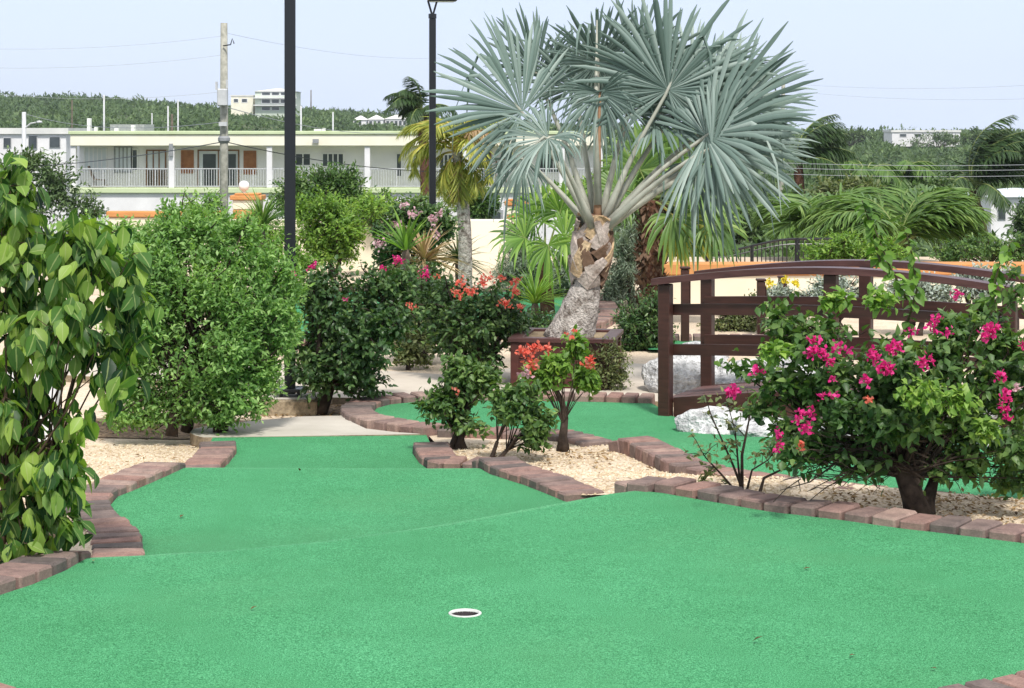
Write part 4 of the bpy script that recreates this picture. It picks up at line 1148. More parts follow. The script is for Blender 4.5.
rosette('dry_yucca', 'straw-coloured spiky plant right of the pale pink bougainvillea', 'spiky plant', W(424,262,18), 90, .42, .05, M['palm_dry'], 81, el=(-10,85))
rosette('green_yucca', 'green sword-leaved plant growing up left of the straw-coloured one', 'spiky plant', W(406,252,17.6), 26, .42, .08, M['leaf_bright'], 82, el=(30,88), droop=.2)
rosette('dark_cycad', 'dark spiky rosette behind the ringed trunk of the yellow palm', 'spiky plant', W(458,262,22.8), 70, .5, .05, M['palm_dark'], 83, el=(0,70))
rosette('ornamental_grass', 'clump of arching yellow-green grass left of the black lamp post', 'ornamental grass', W(262,232,19), 140, .42, .035, M['palm_green'], 84, el=(25,88), droop=.6)
rosette('arching_grass', 'bright arching grass clump at the left foot of the silver palm', 'ornamental grass', W(535,305,17.5), 130, .36, .03, M['leaf_bright'], 85, el=(25,88), droop=.6)
# ------------------------------------------------------------------ background planting
def gb(px, D, z=None):
    p = W(px, HOR, D); p.z = bed_z(0, D) if D < 29 else terr_z(p.x, D)
    if z is not None: p.z = z
    return p
def shrub(name, label, px, D, blobs, mat, seed, ntw=500, size=(.03,.05), lpt=7, twig=.14, T=T_SMALL, bark='dark_bark', trunk_r=.03, stems=3, spread=.1, clumps=22, tight=.34, cat='shrub', group='background shrubs', flowers=None, sub=.4, up=.3):
    return bush(name, label, cat, gb(px, D), [(x,y,a,c,dd) for x,y,a,c,dd in blobs], M[mat], M[bark], T=T, ntw=ntw, lpt=lpt, size=size, twig=twig, clumps=clumps, tight=tight, up=up, trunk_r=trunk_r, stems=stems, spread=spread, seed=seed, sub=sub, group=group, flowers=flowers)
shrub('dark_shrub', 'dark glossy ground shrub right of the palm planter', 640, 16.6, [(640,325,34,32,0),(630,348,26,18,0),(652,300,16,20,0),(662,335,14,24,0)], 'leaf_dark', 101, 900, (.03,.05))
shrub('dark_shrub', 'dark low shrub at the left foot of the silver palm', 532, 17.0, [(540,322,24,14,0),(515,322,16,16,0)], 'leaf_dark', 102, 320, (.03,.05))
shrub('grey_shrub', 'feathery grey-green shrub in front of the cream wall left of the silver palm', 520, 21.2, [(522,262,28,38,0),(505,275,20,24,0),(540,275,20,28,0),(515,235,14,20,0)], 'leaf_olive', 103, 1500, (.04,.075), T=T_NARROW, twig=.2)
shrub('grey_shrub', 'feathery grey-green shrub between the silver palm trunk and the red-brown trunk', 625, 20.6, [(626,262,18,40,0),(615,285,18,26,0),(634,240,12,22,0),(640,300,16,18,0)], 'leaf_olive', 104, 1400, (.04,.075), T=T_NARROW, twig=.2)
shrub('grey_shrub', 'grey-green shrub directly behind the silver palm trunk', 575, 21.6, [(572,270,26,34,0),(560,285,18,22,0),(590,262,16,26,0)], 'leaf_olive', 105, 1300, (.04,.075), T=T_NARROW, twig=.2)
shrub('round_tree', 'dark round tree in front of the long white building', 320, 33, [(320,190,54,26,0),(350,200,30,22,0),(290,200,26,22,0),(335,178,30,16,0)], 'leaf_boug', 106, 1500, (.06,.10), twig=.3, cat='tree', clumps=34)
shrub('bright_shrub', 'bright green leafy bush right of the black lamp post by the cream wall', 335, 25, [(336,222,40,30,0),(312,235,22,28,0),(345,236,22,30,0),(372,206,30,16,.2),(305,210,20,18,0),(328,250,26,18,0)], 'leaf_bright', 107, 1500, (.045,.075), clumps=26, twig=.18)
shrub('bright_shrub', 'soft green bush by the cream wall, partly behind the near black lamp post', 275, 20.3, [(272,246,22,26,0),(296,258,18,24,0),(258,238,16,18,0),(285,232,14,18,0)], 'leaf_bright', 121, 700, (.03,.055), twig=.16)
shrub('leafy_shrub', 'leafy bush rising behind the pale pink bougainvillea', 395, 26.5, [(385,205,40,16,0),(420,210,34,20,0),(370,215,24,18,0)], 'leaf_boug', 108, 800, (.045,.07), twig=.18)
shrub('pale_bougainvillea', 'bougainvillea with pale pink blossom in front of the cream wall', 408, 19.5, [(405,232,34,28,0),(434,226,22,22,0),(392,248,22,26,0),(415,214,26,14,0)], 'leaf_dark', 109, 1000, (.035,.055), T=T_BOUG, cat='bougainvillea', group='bougainvillea bushes',
      flowers=[(380,243,6,-.3,26,pl,.035),(400,226,5,-.3,20,pl,.035),(413,215,6,-.3,22,pl,.035),(431,222,6,-.3,24,pl,.035),(437,233,4,-.3,14,pl,.035),(405,205,4,-.3,12,pl,.035),(440,214,4,-.2,14,pl,.035)])
shrub('bright_shrub', 'light green bush with arching twigs below the weathered utility pole', 205, 21.5, [(205,220,26,30,0),(190,235,22,24,0),(225,235,20,24,0),(212,200,14,16,0)], 'leaf_fine', 110, 700, (.035,.06), twig=.2)
shrub('bright_shrub', 'lime green bush beyond the bridge handrail, below the areca palm', 850, 21.6, [(845,248,46,18,0),(880,255,36,16,0),(820,258,24,14,0)], 'leaf_bright', 111, 1000, (.035,.06))
for k, (px, lab, bl) in enumerate([(845,'silvery shrub seen through the middle of the bridge railing',[(845,292,38,20,0),(815,300,24,16,0)]),(915,'silvery shrub seen through the right half of the bridge railing',[(915,292,40,20,0),(945,298,26,16,0)]),(975,'silvery shrub beyond the right end of the bridge',[(980,280,34,18,0)]),(775,'small silvery shrub with yellow flowers behind the far bridge rail',[(778,300,24,14,0)])]):
    shrub('silver_shrub', lab, px, 17.8, bl, 'leaf_silver', 112+k, 620, (.03,.05), T=T_SMALL, group='silver shrubs', flowers=[(768,284,4,-.1,20,M['petal_yellow'],.03),(797,284,4,-.1,20,M['petal_yellow'],.03),(785,281,4,-.1,14,M['petal_yellow'],.03)] if k == 3 else None)
shrub('light_shrub', 'loose pale green shrub behind the left half of the bridge railing', 735, 18.2, [(738,322,30,18,0),(715,330,20,14,0),(755,305,14,16,0)], 'leaf_khaki', 117, 520, (.025,.045))
shrub('light_shrub', 'low shrub under the far bridge rail', 790, 17.2, [(790,330,30,18,0),(825,335,26,14,0)], 'leaf_khaki', 118, 480, (.025,.045))
shrub('leafy_shrub', 'green bush in front of the small white house on the right', 985, 25, [(990,248,50,14,0),(1030,245,40,18,0),(950,255,26,12,0)], 'leaf_boug', 119, 900, (.04,.07))
for k, (px, D, lab, bl, mt) in enumerate([
    (720,42,'dark green tree beyond the metal fence',[(725,222,40,24,0),(700,235,30,16,0),(760,230,30,18,0)],'leaf_far'),
    (690,46,'leafy tree behind the fan palm with the red-brown trunk',[(680,205,40,30,0),(655,215,30,24,0)],'leaf_far'),
    (845,50,'yellowish green tree left of the areca palm',[(835,200,34,24,0),(860,190,26,18,0)],'leaf_khaki'),
    (940,52,'green tree between the areca palm and the white house',[(935,205,34,26,0),(955,220,26,20,0)],'leaf_far'),
    (775,54,'dark tree below the windblown palm',[(790,212,34,26,0),(815,222,26,20,0)],'leaf_far'),
    (1010,48,'green tree at the right edge in front of the white house',[(1035,225,26,22,0)],'leaf_far'),
    (40,60,'green tree below the low house at the left edge',[(50,168,34,20,0),(20,172,44,28,0),(60,185,30,24,0),(40,205,60,26,0),(85,212,24,18,0)],'leaf_far'),
    (480,40,'green tree showing behind the yellow palm',[(478,205,22,16,0)],'leaf_boug'),
    (110,24,'leafy bush behind the big-leaved shrub at the left',[(100,242,60,30,0),(60,250,50,36,0),(150,240,40,24,0)],'leaf_fine'),
    (590,44,'bright tree seen through the silver palm fronds',[(625,190,40,30,0),(585,200,34,26,0)],'leaf_bright')]):
    s = D/30
    shrub('leafy_tree', lab, px, D, bl, mt, 130+k, 900, (.05*s+.02,.08*s+.03), twig=.16*s+.1, cat='tree' if D > 30 else 'shrub', group='trees on the slope')

# far scrub on the hill: one mass nobody could count
def scrub():
    g = np.random.default_rng(77)
    pos = []; dd = []; nn = []; sz = []; ti = []
    def crown(x, y, r, h, k, leaf, t):
        z = terr_z(x, y)
        u = rdir(k, g); u[:,2] = np.abs(u[:,2])*1.0 - .15
        rr = g.uniform(.55,1.05,k)
        p = np.stack([x+u[:,0]*r*rr, y+u[:,1]*r*rr, z+h*.35+u[:,2]*h*.65*rr],1)
        pos.append(p); dd.append(u+g.normal(size=(k,3))*.6+np.array([0,0,.2])); nn.append(u+g.normal(size=(k,3))*.4+np.array([0,-.2,.8])); sz.append(leaf*g.uniform(.6,1.4,k)); ti.append(np.clip(t+g.normal(size=k)*.13,0,1))
    for i in range(5200):
        y = 138 + 450*g.random()**.9
        px = g.uniform(-120, 1150); x = (px-512)*y/F
        if (345 < px < 416 and 150 < y < 462) or (228 < px < 300 and 250 < y < 472) or (888 < px < 964 and 250 < y < 412): low_ = .42
        else: low_ = 1
        big = g.random() < .2
        r = g.uniform(1.0,2.2)*(1.6 if big else 1); h = r*g.uniform(.7,1.1)
        r *= .6+.4*low_; h *= low_
        crown(x, y, r, h, 40 if y > 300 else 60, .34+.0010*y, g.uniform(.2,.75) if not big else g.uniform(.02,.5))
    for i in range(420):
        y = g.uniform(38, 128); px = g.uniform(-120, 1150) if y < 88 else (g.uniform(-120,66) if g.random() < .45 else g.uniform(625,1150)); x = (px-512)*y/F
        if 95 < y < 130 and 940 < px: continue
        if y > 112 and px < 70: continue
        r = g.uniform(.8,1.7); crown(x, y, r, r*g.uniform(.6,1.0), 210, .11+.0016*y, g.uniform(.25,.75))
    P = np.concatenate(pos); 
    tag(link('hillside_scrub', leaves('hillside_scrub', T_SMALL, P, np.concatenate(dd), np.concatenate(nn), np.concatenate(sz)*1.25, M['leaf_far'], np.concatenate(ti))), 'dense green scrub covering the far hillside', 'scrub', kind='stuff')
scrub()

# ------------------------------------------------------------------ wooden arched bridge
def bridge():
    P0 = Vector((.951, 12.35, -.14)); rz = math.atan2(-.441, .897)
    root = thing('footbridge', P0, 'small arched dark brown wooden footbridge with plank railings', 'bridge', rz=rz)
    Lb, Wd = 2.45, .72
    dk = lambda s: .10 + .10*math.sin(math.pi*min(1,max(0,s/Lb)))
    hr = lambda s: .846 + .100*math.sin(math.pi*min(1.02,max(-.05,(s+.05)/2.35)))
    mb = MB(); n = 24
    for k in range(n):
        a = -.02 + (Lb+.04)*k/n; e = -.02 + (Lb+.04)*(k+1)/n - .006
        za, ze = dk(a), dk(e)
        mb.add([(a,.03,za-.03),(e,.03,ze-.03),(e,Wd-.03,ze-.03),(a,Wd-.03,za-.03),(a,.03,za),(e,.03,ze),(e,Wd-.03,ze),(a,Wd-.03,za)],
               [(0,3,2,1),(4,5,6,7),(0,1,5,4),(1,2,6,5),(2,3,7,6),(3,0,4,7)])
    mb.build('deck', M['deck'], root, bevel=.003)
    def arc(name, y0, y1, zf, zb, s0, s1, mat, bev=.006, m=18):
        mb = MB(); vs = []; fs = []
        for k in range(m+1):
            s = s0+(s1-s0)*k/m
            vs += [(s,y0,zb(s)),(s,y1,zb(s)),(s,y1,zf(s)),(s,y0,zf(s))]
        for k in range(m):
            for j in range(4):
                fs.append((k*4+j, k*4+(j+1)%4, (k+1)*4+(j+1)%4, (k+1)*4+j))
        fs += [(0,3,2,1),(m*4,m*4+1,m*4+2,m*4+3)]
        mb.add(vs, [f[::-1] for f in fs]); return mb.build(name, mat, root, bevel=0)
    arc('stringer', .0, .028, lambda s: dk(s)+.004, lambda s: max(-.02, dk(s)-.14), .05, Lb, M['bridge'])
    arc('stringer', Wd-.028, Wd, lambda s: dk(s)+.004, lambda s: max(-.02, dk(s)-.14), .05, Lb, M['bridge'])
    for y in (-.045, Wd-.03):
        for s in (0.0, 1.056, 2.11):
            mb = MB(); mb.box((s-.038, y, -.03), (s+.038, y+.075, hr(s)-.042)); mb.build('post', M['bridge'], root, bevel=.006)
        for z in (.648, .400):
            yy = y-.026 if y < 0 else y+.077
            yy = y+.077 if y < 0 else y-.028
            arc('rail', yy, yy+.024, lambda s, z=z: z+.034+.03*math.sin(math.pi*s/2.2), lambda s, z=z: z-.034+.03*math.sin(math.pi*s/2.2), .0, 2.15, M['bridge'])
        arc('handrail', y-.03, y+.105, hr, lambda s: hr(s)-.04, -.07, 2.25, M['rail_top'])
    return root
bridge()
for px, D, top, lab in ((685,17.0,268,'brown wooden post beside the olive shrubs, left of the others behind the bridge'),(761,17.3,280,'brown wooden post with a notched side seen behind the bridge railing'),(782,19.0,277,'brown wooden post end peeping just under the bridge handrail')):
    p = gb(px, D); h = W(px, top, D).z - p.z
    t = thing('wooden_post', p, lab, 'post', 'wooden posts behind the bridge')
    mb = MB(); w = .034
    mb.box((-w,-w,-.05),(w,w,h-.012)); mb.box((w+.001,-w*.8,h*.45),(w+.012,w*.8,h*.9)); mb.build('shaft', M['bridge'], t, bevel=.005)
    mb = MB(); mb.box((-w*1.25,-w*1.25,h-.010),(w*1.25,w*1.25,h+.012)); mb.build('cap', M['bridge'], t, bevel=.006)

# ------------------------------------------------------------------ white rocks
def rock(px, py, D, wx, hz, wy, seed, label):
    import bmesh
    from mathutils import noise as mn
    c = W(px, py, D)
    bm = bmesh.new(); bmesh.ops.create_icosphere(bm, subdivisions=4, radius=1)
    q = random.Random(seed); off = Vector((q.uniform(0,50), q.uniform(0,50), q.uniform(0,50)))
    pl = [(Vector((q.gauss(0,1),q.gauss(0,1),q.gauss(0,1))).normalized(), q.uniform(.6,.88)) for _ in range(14)]
    for v in bm.verts:
        p = v.co.normalized()
        r = 1.0
        for nn_, d in pl:
            t = p.dot(nn_)
            if t > .05: r = min(r, d/t)
        r *= 1 + .16*mn.noise(p*1.6+off) + .07*mn.noise(p*4+off) + .04*mn.noise(p*9+off)
        v.co = Vector((p.x*r*wx, p.y*r*wy, p.z*r*hz))
    me = bpy.data.meshes.new('white_rock'); bm.to_mesh(me); bm.free(); me.materials.append(M['white_rock'])
    me.polygons.foreach_set('use_smooth', [True]*len(me.polygons))
    o = link('white_rock', me, loc=c); o.rotation_euler = (0,0,q.uniform(-.3,.3))
    tag(o, label, 'rock', 'white rocks round the bridge')
rock(682,374,13.75,.33,.24,.26,1,'large pale rock behind the left end post of the bridge')
rock(742,382,13.6,.34,.20,.26,2,'flat white rock under the far side of the bridge')
rock(792,386,13.4,.34,.20,.3,3,'white rock behind the bridge, hidden by pink bougainvillea leaves')
rock(716,428,11.7,.25,.125,.2,4,'white rock on the green in front of the bridge deck')
rock(768,431,11.5,.22,.10,.18,5,'smaller white rock right of the one in front of the bridge deck')
rock(845,436,11.2,.22,.12,.16,6,'white rock glimpsed under the magenta bougainvillea, left of its trunk')
rock(962,436,10.95,.26,.14,.18,7,'white rock glimpsed right of the magenta bougainvillea trunk')
rock(1015,408,11.6,.30,.20,.2,8,'tall white rock at the right edge behind the bougainvillea')
rock(708,352,16.0,.24,.10,.2,9,'small white rock furthest back behind the bridge')

# ------------------------------------------------------------------ lamp posts
def lamp_post(px, D, base_z, label, w, plinth):
    p = Vector(((px-512)*D/F, D, base_z))
    t = thing('lamp_post', p, label, 'lamp post', 'black lamp posts', rz=math.radians(6))
    Ht = 3.13
    mb = MB(); mb.box((-w/2,-w/2,.012 if plinth else -.05),(w/2,w/2,Ht-.16)); mb.build('pole', M['black_metal'], t, bevel=.005)
    if plinth:
        mb = MB(); mb.box((-.10,-.10,.03),(.10,.10,.05)); mb.box((-.07,-.07,.0),(-.045,-.045,.029)); mb.box((.045,-.07,.0),(.07,-.045,.029)); mb.box((-.07,.045,.0),(-.045,.07,.029)); mb.box((.045,.045,.0),(.07,.07,.029)); mb.build('base_plate', M['black_metal'], t, bevel=.003)
    mb = MB(); mb.tube([(0,0,Ht-.158),(0,0,Ht-.11)],[w*.62,w*.62],10); mb.build('collar', M['black_metal'], t)
    mb = MB(); mb.bar((-.008,0,Ht-.11),(-.045,0,Ht+.02),.02,.02,(0,1,0)); mb.bar((.008,0,Ht-.11),(.045,0,Ht+.02),.02,.02,(0,1,0)); mb.build('bracket', M['black_metal'], t)
    mb = MB(); mb.box((-.05,-.09,Ht+.02),(.25,.09,Ht+.075)); hd = mb.build('lamp_head', M['black_metal'], t, bevel=.008)
    mb = MB(); mb.box((-.02,-.07,Ht+.012),(.22,.07,Ht+.018)); mb.build('lens', M['light_metal'], hd)
p = W(290, 392, 13.0)
bp = thing('lamp_plinth', Vector((p.x,13.0,-.2)), 'concrete plinth on the gravel under the black lamp post', 'plinth')
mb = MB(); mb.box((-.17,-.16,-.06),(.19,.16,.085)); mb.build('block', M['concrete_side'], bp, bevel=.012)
mb = MB(); mb.box((-.155,-.145,.0855),(.175,.145,.0925)); mb.build('screed', M['concrete'], bp, bevel=.003)
lamp_post(290, 13.0, -.105, 'near black lamp post on the concrete plinth, rising out of the picture', .072, True)
lamp_post(432.5, 20.5, bed_z(0,20.5), 'far black lamp post behind the yellow palm', .068, False)

# ------------------------------------------------------------------ garden walls, pillars, fence
def wall(label, a, b, z0, z1, th, coping, body='cream_wall'):
    a = Vector(a); b = Vector(b); L = (b-a).length
    t = thing('garden_wall', Vector((a.x,a.y,z0)), label, 'wall', 'garden walls', rz=math.atan2(b.y-a.y, b.x-a.x))
    mb = MB(); mb.box((0,-th/2,-.3),(L,th/2,z1-z0-coping)); mb.build('body', M[body], t, bevel=.01)
    if coping:
        mb = MB(); mb.box((-.03,-th/2-.03,z1-z0-coping+.002),(L+.03,th/2+.03,z1-z0)); mb.build('coping', M['orange'], t, bevel=.012)
    return t
wall('cream garden wall with an orange coping at the left, below the long building', (-5.95,29.6,0), (-4.35,29.6,0), -.3, .42, .22, .09)
wall('cream garden wall behind the ringed trunk of the yellow palm', (-4.1,26.6,0), (.10,26.6,0), -.24, .43, .22, 0)
wall('low cream wall with an orange coping beyond the bridge', (1.36,20.9,0), (9.2,20.9,0), -.24, .235, .25, .125)
wall('white wall glimpsed between the big leaves at the left edge', (-4.6,10.5,0), (-2.38,10.5,0), -.2, .38, .16, 0, 'white_paint')
def pillar(px, D, top, w, label, globe):
    p = W(px, HOR, D); p.z = -.4; zt = W(px, top, D).z - p.z
    t = thing('gate_pillar', p, label, 'pillar', 'orange gate pillars')
    mb = MB(); mb.box((-w,-w,-.2),(w,w,zt-.24)); mb.build('shaft', M['orange'], t, bevel=.012)
    mb = MB(); mb.box((-w*1.02,-w*1.02,zt-.238),(w*1.02,w*1.02,zt-.10)); mb.build('collar', M['cream_wall'], t, bevel=.008)
    mb = MB(); mb.box((-w*1.2,-w*1.2,zt-.098),(w*1.2,w*1.2,zt-.03)); mb.box((-w*.9,-w*.9,zt-.028),(w*.9,w*.9,zt)); mb.build('cap', M['orange'], t, bevel=.01)
    if globe:
        mb = MB(); mb.lathe([(.03,0),(.03,.03),(.06,.045),(.082,.10),(.07,.15),(.04,.175),(.001,.182)], 20, (-.06,0,zt+.001)); mb.build('globe_lamp', M['globe'], t, smooth=True)
pillar(248, 29.8, 193, .20, 'orange gate pillar with a round white globe lamp on its cap', True)
pillar(517, 31, 199, .16, 'orange pillar half hidden behind the silver palm', False)
def fence():
    t = thing('metal_fence', W(707, 262, 24.0), 'dark metal railing with a rising curved top beyond the orange wall', 'fence')
    o = Vector(t.location)
    xs = [707+i*4.2 for i in range(33)]
    top = lambda x: 253 - 14*(1-math.cos(math.pi*min(1,(x-707)/90)))/2
    P = [W(x, top(x), 24.0)-o for x in xs]
    mb = MB(); mb.tube(P, .016, 6); mb.build('top_rail', M['black_metal'], t)
    P2 = [W(x, 283, 24.0)-o for x in (xs[0], xs[-1])]
    mb = MB(); mb.tube(P2, .014, 6); mb.build('bottom_rail', M['black_metal'], t)
    P3 = [W(x, top(x)+5, 24.0)-o for x in xs]
    mb = MB(); mb.tube(P3, .008, 5); mb.build('upper_rail', M['black_metal'], t)
    mb = MB()
    for a, x in zip(P, xs):
        if (x-707) % 42 > 4: mb.tube([a, Vector((a.x,0,P2[0].z))], .0075, 5)
    mb.build('baluster_row', M['black_metal'], t)
    for x in (707, 752, 797, 838):
        a = W(x, top(x)-1, 24.0)-o
        mb = MB(); mb.tube([a, Vector((a.x,0,-.42))], .022, 8); mb.build('post', M['black_metal'], t)
fence()

# ------------------------------------------------------------------ long white apartment building
def building():
    D = 100.0; s = D/F
    X = lambda px: (px-512)*s
    Z = lambda py: EYE-(py-HOR)*s
    org = Vector((X(335), D, -6.0))
    t = thing('apartment_building', org, 'long white two-storey building with a flat cream roof and railed balcony', 'building')
    ox, oz = org.x, org.z
    def bx(mb, x0, x1, y0, y1, z0, z1): mb.box((X(x0)-ox, y0, Z(z1)-oz), (X(x1)-ox, y1, Z(z0)-oz))
    mb = MB(); bx(mb, 70, 604, .0, 11, 134.5, 146); mb.build('roof', M['cream_paint'], t, bevel=.03)
    mb = MB(); bx(mb, 68.5, 605.5, -.08, 11.1, 131, 134.4); mb.build('roof_edge', M['green_paint'], t, bevel=.02)
    mb = MB(); bx(mb, 72, 602, 1.7, 10.8, 146.1, 187.9); mb.build('upper_wall', M['lilac_paint'], t)
    mb = MB(); bx(mb, 70, 604, -.05, 11, 188, 193); mb.build('floor_slab', M['green_paint'], t, bevel=.02)
    mb = MB(); mb.box((X(72)-ox, .12, -.5), (X(602)-ox, 10.8, Z(193.1)-oz)); mb.build('lower_wall', M['white_paint'], t)
    for x in (72.5, 171, 269, 367, 465, 562, 600):
        mb = MB(); bx(mb, x-2.8, x+2.8, .1, .42, 146.1, 187.9); mb.build('column', M['white_paint'], t, bevel=.02)
        if x == 171:
            mb2 = MB(); mb2.box((X(169.2)-ox,-.06,Z(156)-oz),(X(173)-ox,.095,Z(143.5)-oz)); mb2.build('wall_lamp', M['grey_metal'], t)
    # windows: frame + glass + bars, set on the upper wall face
    yf = 1.70; k = (D+yf)/D
    def px2(x): return (x-512)*s*k - ox
    def pz2(y): return EYE-(y-HOR)*s*k - oz
    def window(x0, x1, y0, y1, glass, frame, bars=0, name='window', split=None):
        mb = MB(); w = .07
        a, b, c, d = px2(x0), px2(x1), pz2(y1), pz2(y0)
        mb.box((a-w,yf-.06,c-w),(a,yf-.002,d+w)); mb.box((b,yf-.06,c-w),(b+w,yf-.002,d+w)); mb.box((a+.002,yf-.06,d),(b-.002,yf-.002,d+w)); mb.box((a+.002,yf-.06,c-w),(b-.002,yf-.002,c))
        for i in range(bars):
            xx = a+(b-a)*(i+1)/(bars+1); mb.box((xx-.03,yf-.05,c+.002),(xx+.03,yf-.022,d-.002))
        f = mb.build(name, M[frame], t)
        mb = MB(); mb.box((a+.002,yf-.02,c+.002),(b-.002,yf-.004,d-.002)); mb.build('pane', M[glass], f)
        return f
    window(85,106,147.5,171.5,'pale_glass','white_paint',4)
    window(115.5,131,147.5,171.5,'pale_glass','grey_metal',3)
    window(132.8,137,150,170,'glass','white_paint')
    d = window(147.5,165,151,188,'pale_glass','brown_wood',2,'door')
    mb = MB(); mb.box((px2(148),yf-.03,pz2(187.6)),(px2(164.5),yf-.022,pz2(170))); mb.build('lower_panel', M['bark'], d)
    window(182.5,192.5,151.5,172,'shutter','shutter',0,'shutter')
    f = window(199,238,151,188,'pale_glass','brown_wood',1,'door')
    for a, b in ((203,216),(222,236)):
        mb = MB(); mb.box((px2(a),yf-.034,pz2(186)),(px2(b),yf-.024,pz2(154))); mb.build('door_glass', M['glass'], f)
    window(245,255,152,173,'shutter','shutter',0,'shutter')
    window(296,310,154,165,'glass','white_paint',1); window(323,343,154,166,'glass','white_paint',3)
    window(397,401,154,176,'glass','white_paint',0); window(420,432,174,180,'pale_glass','white_paint',0)
    window(497,506,160,188,'pale_glass','brown_wood',0,'door'); window(440,452,155,172,'glass','white_paint',2); window(478,490,152,188,'glass','brown_wood',0,'door')
    window(540,560,154,172,'glass','white_paint',2)
    # lower window in the right half
    mb = MB(); mb.box((X(486)-ox,.03,Z(221)-oz),(X(503)-ox,.118,Z(210)-oz)); f = mb.build('window', M['grey_metal'], t)
    mb = MB(); mb.box((X(489)-ox,.01,Z(219.5)-oz),(X(500.5)-ox,.028,Z(212.5)-oz)); mb.build('pane', M['glass'], f)
    # balcony railings, one per bay
    edges = [75.5,168,174,266,272,364,370,462,468,559,565,597]
    for a, b in zip(edges[0::2], edges[1::2]):
        mb = MB(); n = int((b-a)/2.6)
        x0, x1 = X(a)-ox, X(b)-ox; zt = Z(168.3)-oz; zb = Z(187.7)-oz
        mb.box((x0,.2,zt-.05),(x1,.26,zt)); mb.box((x0,.2,zb+.05),(x1,.26,zb+.09))
        for i in range(n+1):
            xx = x0+.02+(x1-x0-.04)*i/n; r = .028 if i % 10 == 0 else .013
            mb.box((xx-r,.217,zb+.092),(xx+r,.243,zt-.052))
        mb.build('railing', M['light_metal'], t)
    # things on the flat roof
    for x, y, w in ((80,118,1.5),(108,128,1.6),(125,125,1.6),(87,127,1.1),(320,128,1.4),(283,124,.6)):
        mb = MB(); bx(mb, x-w, x+w, 2, 2.4, y, 130.9); mb.build('roof_pipe', M['white_paint'], t)
    mb = MB(); bx(mb, 86, 122, 6, 9, 124, 130.9); mb.build('roof_tank_house', M['grey_metal'], t)
    mb = MB(); bx(mb, 308, 315, 3, 4, 129, 130.9); mb.build('roof_unit', M['white_paint'], t)
    mb = MB(); mb.box((X(313)-ox,-.22,Z(143)-oz),(X(319)-ox,-.09,Z(139)-oz)); mb.build('floodlight', M['grey_metal'], t)
    # rocking chair on the balcony
    c = thing('rocking_chair', Vector((X(93), D+.95, Z(188)+.002)), 'dark rocking chair on the balcony of the long building', 'chair')
    mb = MB(); mb.bar((-.15,0,.42),(.42,0,.36),.5,.04); mb.build('seat', M['far_pole'], c)
    mb = MB(); mb.bar((-.15,0,.42),(-.42,0,1.08),.5,.04); mb.build('backrest', M['far_pole'], c)
    for y in (-.24,.24):
        mb = MB(); mb.tube([(-.5,y,.12),(-.2,y,.035),(.15,y,.03),(.55,y,.12)],.025,5); mb.build('rocker', M['far_pole'], c)
        for x in (-.1,.34):
            mb = MB(); mb.bar((x,y,.05),(x,y,.42),.04,.04,(0,1,0)); mb.build('leg', M['far_pole'], c)
building()

def house(name, label, D, x0, x1, ytop, ybot, depth, wallm, roofm, windows, roof_h=4, overhang=3, hip=False, floors=None, z0=None):
    s = D/F; X = lambda px: (px-512)*s; Z = lambda py: EYE-(py-HOR)*s
    zb = z0 if z0 is not None else Z(ybot)
    t = thing(name, Vector((X((x0+x1)/2), D, zb)), label, 'house', 'houses beyond the garden')
    ox = X((x0+x1)/2)
    zt = Z(ytop+roof_h)-zb
    mb = MB(); mb.box((X(x0)-ox,0,-1.5),(X(x1)-ox,depth,zt)); mb.build('wall', M[wallm], t)
    a, b = X(x0-overhang)-ox, X(x1+overhang)-ox; ov = overhang*s
    mb = MB()
    if hip:
        h = roof_h*s; i = min((b-a)*.45, depth*.5)
        mb.add([(a,-ov,zt+.003),(b,-ov,zt+.003),(b,depth+ov,zt+.003),(a,depth+ov,zt+.003),(a+i,depth*.5,zt+h),(b-i,depth*.5,zt+h)],[(0,1,5,4),(1,2,5),(2,3,4,5),(3,0,4),(0,3,2,1)])
    else:
        mb.box((a,-ov,zt+.003),(b,depth+ov,zt+roof_h*s))
    mb.build('roof', M[roofm], t)
    for x, x2, y, y2 in windows:
        mb = MB(); w = .08*s*8
        mb.box((X(x)-ox-w,-.06,Z(y2)-zb-w),(X(x2)-ox+w,-.003,Z(y)-zb+w)); f = mb.build('window', M['white_paint' if wallm != 'white_paint' else 'light_metal'], t)
        mb = MB(); mb.box((X(x)-ox,-.09,Z(y2)-zb),(X(x2)-ox,-.063,Z(y)-zb)); mb.build('pane', M['glass'], f)
    return t, X, Z, ox, zb
house('white_house', 'small white house with a pale blue roof at the right edge', 112, 991, 1075, 190, 236, 8, 'white_paint', 'roof_blue', [(998,1005,202,219),(1017,1030,203,220)], roof_h=7, overhang=5, hip=True, z0=-6)
house('low_house', 'low white house with a flat roof at the left edge', 122, -30, 66, 128, 165, 8, 'white_paint', 'roof_pale', [(4,11,138,147),(29,37,136,148),(50,60,137,147)], roof_h=6, overhang=3, z0=-6)
t, X, Z, ox, zb = house('hillside_house', 'three-storey pale green and white house high on the left ridge', 455, 255, 296, 88, 116, 10, 'mint_paint', 'roof_pale', [(262,270,92.5,95),(272,279,92.5,95),(281,287,92.5,95),(262,270,99.5,103),(272,279,99.5,103),(281,287,99.5,103),(262,270,107,110),(272,279,107,110)], roof_h=3.5, overhang=1.5, hip=True)
for y in (97.5, 104.8):
    mb = MB(); mb.box((X(254)-ox,-1.2,Z(y+1)-zb),(X(297)-ox,-.1,Z(y)-zb)); mb.build('balcony', M['white_paint'], t)
house('hillside_annexe', 'cream flat annexe left of the three-storey house on the ridge', 458, 231, 253, 95, 112, 8, 'cream_paint', 'roof_pale', [(234,238,99,102),(242,247,99,102)], roof_h=1.5, overhang=.5)
